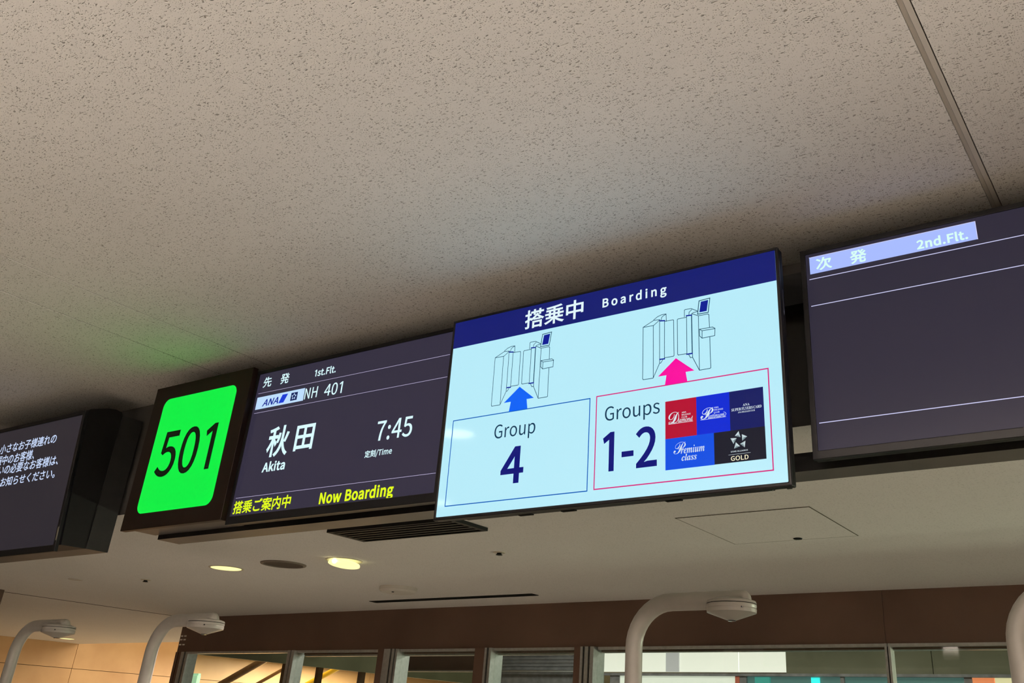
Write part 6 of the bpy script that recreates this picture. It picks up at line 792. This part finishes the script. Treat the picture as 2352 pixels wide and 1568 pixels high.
goose(-.57, 'white gooseneck pole cut by the right edge of the photo')
goose(-2.017, 'white gooseneck camera pole standing below the right half of the white screen')
goose(-5.166, 'white gooseneck camera pole in front of the brown end post')
goose(-6.59, 'leftmost white gooseneck camera pole, before the timber wall')

# ------------------------------------------------------------------ support frame behind the screens
fr = thing('support_frame', 'long black horizontal frame carrying the screens under the bulkhead', 'frame', (-1.0, 2.6, .709))
MB().box(-2.912, 5.0, -.05, .06, .0005, .054).build('lower_beam', METAL, fr)
MB().box(-2.912, 5.0, -.0502, .06, 0, .0005).build('soffit', UNDER, fr)
MB().box(-2.912, 5.0, -.05, .03, .526, .633).build('upper_rail', METAL, fr)
for x in (-2.45, -1.7, -.55, .75, 2.2):
    MB().box(x - .03, x + .03, -.02, .03, .054, .526).build('upright', METAL, fr)
    MB().box(x - .03, x + .03, .03, .08, .54, .62).build('bracket', METAL, fr)

# ------------------------------------------------------------------ gate number sign
sg = thing('gate_sign', 'green lit gate sign showing 501 in a black box', 'sign', (-3.66, 2.418, 1.0535))
MB().box(-.336, .336, 0, .027, -.3265, .3265).build('front_panel', mottle(mat('dark_brown_panel', (.008, .0045, .003, 1), .4, .10), 30, (.007, .004, .0025, 1), (.010, .006, .004, 1)), sg, bevel=.002)
MB().box(-.27, .322, .027, .129, -.3255, .3165).build('case', UNDER, sg)
rr = []
for cx, cz, a0 in ((.215, .2205, 0), (-.212, .2205, 90), (-.212, -.2205, 180), (.215, -.2205, 270)):
    rr += [(cx + .04 * math.cos(math.radians(a0 + a)), cz + .04 * math.sin(math.radians(a0 + a))) for a in range(0, 91, 10)]
lp = MB().poly(rr, -.001).build('light_panel', glow('green_light_panel', (0, 240, 66), 1.0), sg)
T501 = [t for t in LAY['T'] if t[0] == 'sign'][0]
b = MB(); put_text(b, '501', '', T501[3], T501[4], T501[5] - .002, T501[6] - .002, T501[8], -.0018)
b.build('lettering', letter_mat('ink'), lp)


# ------------------------------------------------------------------ flight screens of the row
def screen(name, label, loc, W, H, bz, bb, face, depth, rx=0.0, cat='screen', case=None, lip=.004):
    t = thing(name, label, cat, loc, rx)
    fr = MB().ring(-W / 2 - bz, W / 2 + bz, -H / 2 - bb, H / 2 + bz, -W / 2, W / 2, -H / 2, H / 2, -lip, .012)
    fr.build('bezel', BEZEL, t, bevel=.0015)
    MB().box(-W / 2 - bz + .001, W / 2 + bz - .001, .0122, depth, -H / 2 - bb + .001, H / 2 + bz - .001).build('back_cover', BLACK, t, bevel=.003)
    d = MB().rect(-W / 2 - .001, W / 2 + .001, -H / 2 - .001, H / 2 + .001, 0).build('display', face, t)
    return t, d


DIM = glow('dark_display', (50, 46, 63), 1.0, .22, .14)
DIM2 = glow('darker_display', (44, 41, 56), 1.0, .22, .14)
LINE = glow('rule_line', (190, 180, 215), 1.0); LINE.cycles.emission_sampling = 'NONE'
LINEB = glow('bright_rule_line', (214, 214, 252), 1.0); LINEB.cycles.emission_sampling = 'NONE'
t1, d1 = screen('flight_screen', 'dark departure screen for the first flight, between green sign and white screen', (-2.770, 2.45, 1.048), 1.084, .609, .016, .032, DIM, .035)
MB().box(-.3, .3, .035, .0995, -.2, .27).build('mount', METAL, t1)
lw = .0016
b = MB()
for z in (.2155, .1272, -.2315): b.stroke([(-.5275, z), (.537, z - .0035)], lw, -.0006)
b.build('rule_lines', LINE, d1)
b = MB().rect(-.5275, -.2345, .143, .1975, -.0006)
b.build('airline_plate', glow('pale_blue_plate', (190, 222, 255), 1.0), d1)
b = MB().poly([(-.3673, .188), (-.3337, .188), (-.353, .152), (-.3845, .152)], -.0012)
b.build('airline_mark', glow('bright_blue_mark', (25, 60, 215), 1.0), d1)
b = MB().rect(-.313, -.274, .152, .187, -.0012)
al = b.build('alliance_mark', glow('navy_mark', (18, 34, 92), 1.0), d1)
b = MB()
for k in range(5):
    a = math.radians(90 + 72 * k); c0 = (-.2935 + .0095 * math.cos(a), .1695 + .0095 * math.sin(a))
    b.poly([(c0[0] + .0058 * math.cos(a + q), c0[1] + .0058 * math.sin(a + q)) for q in (0, 2.1, 4.2)], -.0018)
b.build('star', glow('pale_blue_mark', (190, 215, 250), 1.0), al)
lettering('row1', d1, -.0014)

t2, d2 = screen('flight_screen', 'dark departure screen for the second flight, cut by the right edge', (-.2966, 2.45, 1.038), 1.084, .609, .016, .024, DIM2, .035)
MB().box(-.3, .3, .035, .0995, -.2, .27).build('mount', METAL, t2)
b = MB().rect(-.5303, -.0473, .2367, .2927, -.0006)
b.build('title_plate', glow('periwinkle_plate', (168, 188, 255), 1.0), d2)
b = MB().stroke([(-.5303, .2927), (-.0473, .2927), (-.0473, .2367)], .0016, -.0009)
b.build('plate_edge', LINEB, d2)
b = MB()
for z in (.22, .132, -.2262): b.stroke([(-.533, z), (.536, z)], .0022, -.0006)
b.build('rule_lines', LINEB, d2)
lettering('row2', d2, -.0014)

# notice screen at the far left, in its own deep cabinet
t3 = thing('notice_screen', 'dark notice screen in a deep black cabinet at the left edge', 'screen', (-5.017, 2.388, 1.001))
tilt = Matrix.Rotation(math.radians(4.1), 4, 'X')
W, H, bz, bb = 1.084, .609, .020, .030
MB().ring(-W / 2 - bz, W / 2 + bz, -H / 2 - bb, H / 2 + bz, -W / 2, W / 2, -H / 2, H / 2, -.004, .012).build('bezel', BEZEL, t3, bevel=.0015, matrix=tilt)
d3 = MB().rect(-W / 2 - .001, W / 2 + .001, -H / 2 - .001, H / 2 + .001, 0).build('display', glow('dim_display', (44, 40, 46), 1.0, .25, .16), t3, matrix=tilt)
lettering('left', d3, -.001)
MB().box(.553, .560, -.0055, -.0035, -.285, -.225).build('badge', mat('grey_badge', (.2, .19, .15, 1), .4, .5), t3, matrix=tilt)
oy, oz = 2.388, 1.001
prof = [(2.432, .700), (2.55, .703), (2.55, 1.352), (2.54, 1.367), (2.508, 1.372), (2.468, 1.365), (2.425, 1.351), (2.385, 1.337), (2.376, 1.325)]
MB().prism([(y - oy, z - oz) for y, z in prof], -.58, .561).build('shroud', BLACK, t3)
MB().box(-.58, .561, .162, .272, .704 - oz, 1.347 - oz).build('case', METAL, t3)
MB().box(.561, .567, .162, .272, .703 - oz, 1.351 - oz).build('end_plate', GREY, t3)
MB().box(-.58, .561, .162, .272, .703 - oz, .704 - oz).build('soffit', UNDER, t3)

# ------------------------------------------------------------------ white boarding screen
bt = thing('boarding_screen', 'large bright white boarding screen with two gate drawings', 'screen', (-1.48593, 2.31353, .96228), math.radians(1.2927))
W, H = 1.21, .6806
MB().ring(-W / 2 - .009, W / 2 + .010, -H / 2 - .011, H / 2 + .009, -W / 2, W / 2, -H / 2, H / 2, -.003, .010).build('bezel', BEZEL, bt, bevel=.003)
MB().box(-W / 2 - .008, W / 2 + .009, .0102, .034, -H / 2 - .010, H / 2 + .008).build('back_cover', BLACK, bt, bevel=.004)
MB().box(-.52, .545, .034, .062, -H / 2 - .006, .28).build('rear_housing', BLACK, bt, bevel=.004)
MB().box(-.25, .25, .062, .2355, -.15, .31).build('mount', METAL, bt)
for x in (-.28, -.12, .24):
    MB().box(x - .025, x + .025, .044, .058, -H / 2 - .0095, -H / 2 - .006).build('vent', DARK, bt)
for x in (.545, .60):
    MB().box(x - .012, x + .003, .03, .034, -H / 2 - .0115, -H / 2 - .0085).build('screw_tab', CHROME, bt)
MB().box(W / 2 + .0085, W / 2 + .0095, .018, .022, .14, .22).build('side_slot', CHROME, bt)
ds = MB().rect(-W / 2 - .001, W / 2 + .001, -H / 2 - .001, H / 2 + .001, 0).build('display', glow('white_display', (181, 234, 248), 1.0, .06, .5), bt)
NAVY = glow('navy_band', (14, 26, 112), 1.0, .1)
MB().rect(-W / 2, W / 2, .2432, H / 2, -.0006).build('title_band', NAVY, ds)
BLUE = glow('blue_rule', (0, 92, 186), 1.0); MAG = glow('magenta_rule', (214, 44, 128), 1.0)
for q, bm_, nm in ((G['bluebox'], BLUE, .0032), (G['pinkbox'], MAG, .0036)):
    x0 = (q[0][0] + q[3][0]) / 2; x1 = (q[1][0] + q[2][0]) / 2; z1 = (q[0][1] + q[1][1]) / 2; z0 = (q[2][1] + q[3][1]) / 2
    MB().stroke([(x0, z0), (x1, z0), (x1, z1), (x0, z1), (x0, z0)], nm, -.0006).build('group_box', bm_, ds)


def arrow(cx, top, base, m):
    MB().poly([(cx, top), (cx + .0605, .0112), (cx + .0318, .0112), (cx + .0372, base), (cx - .0372, base), (cx - .0318, .0112), (cx - .0605, .0112)], -.001).build('arrow', m, ds)


arrow(-.2999, .0578, -.0215, glow('blue_arrow', (0, 98, 246), 1.0))
arrow(.2762, .0594, -.0192, glow('pink_arrow', (252, 0, 158), 1.0))
INKB = glow('drawing_line', (24, 72, 98), 1.0); DEEP = glow('drawing_blue', (10, 28, 150), 1.0)
for d in ((0, 0), G['shift']):
    b = MB()
    for s in G['strokes']: b.stroke(off(s, d), .0020, -.0006)
    b.stroke(off(G['tab'], d), .0026, -.0008)
    for s in G['thick']: b.stroke(off(s, d), .0042, -.0009, 1)
    b.poly(off(G['scr'], d), -.0009, 1)
    b.build('gate_drawing', [INKB, DEEP], ds)
for x0, x1, z0, z1, nm, rgb in ((.2399, .3408, -.1826, -.0703, 'red_card', (182, 8, 48)), (.3408, .4447, -.1829, -.0703, 'blue_card', (0, 40, 214)), (.4447, .5470, -.1829, -.0703, 'navy_card', (12, 24, 96)),
                                (.2399, .3938, -.2730, -.1826, 'bright_blue_card', (0, 78, 228)), (.3938, .5472, -.2725, -.1829, 'black_card', (22, 24, 38))):
    MB().rect(x0, x1, z0, z1, -.0006).build('member_card', glow(nm, rgb, 1.0, .12), ds)
for pts, w in (([(.2509, -.1400), (.3291, -.1400)], .0014), ([(.3541, -.1408), (.4324, -.1408)], .0012), ([(.4369, -.2506), (.5021, -.2506)], .0007), (G['swash'], .0010)):
    MB().stroke(pts, w, -.0012).build('underline', letter_mat('white'), ds)
st = G['star']; b = MB()
for k in range(5):
    a, c, e = st[3 * k:3 * k + 3]; m0 = ((a[0] + c[0] + e[0]) / 3, (a[1] + c[1] + e[1]) / 3)
    b.poly([a, c, m0], -.0012, 0); b.poly([c, e, m0], -.0012, 1); b.poly([e, a, m0], -.0012, 2)
b.build('star', [glow('star_light', (206, 222, 226), 1.0), glow('star_mid', (120, 140, 146), 1.0), glow('star_soft', (180, 200, 204), 1.0)], ds)
lettering('main', ds, -.0013)

# ------------------------------------------------------------------ added uplight behind the camera, trough shaped to fade its light
up = thing('added_uplight', 'added long uplight trough, unseen, hung behind the viewer to light the ceiling', 'lamp', (2.0, -3.2, .88))
b = MB()
b.box(-4.55, 4.55, -.32, .32, -.02, 0); b.box(-4.55, 4.55, -.32, -.305, 0, .07); b.box(-4.55, 4.55, .305, .32, 0, .07); b.box(-4.55, -4.535, -.305, .305, 0, .07); b.box(4.535, 4.55, -.305, .305, 0, .07)
b.build('trough', WHITE, up)
MB().box(-4.5, 4.5, -.235, -.13, 0, .02).build('lamp_tray', WHITE, up)
for x in (-4, -1.4, 1.4, 4):
    MB().tube([(x, .3125, .07), (x, .3125, 1.447 - .88)], .004, 8).build('hanger', ALU, up)
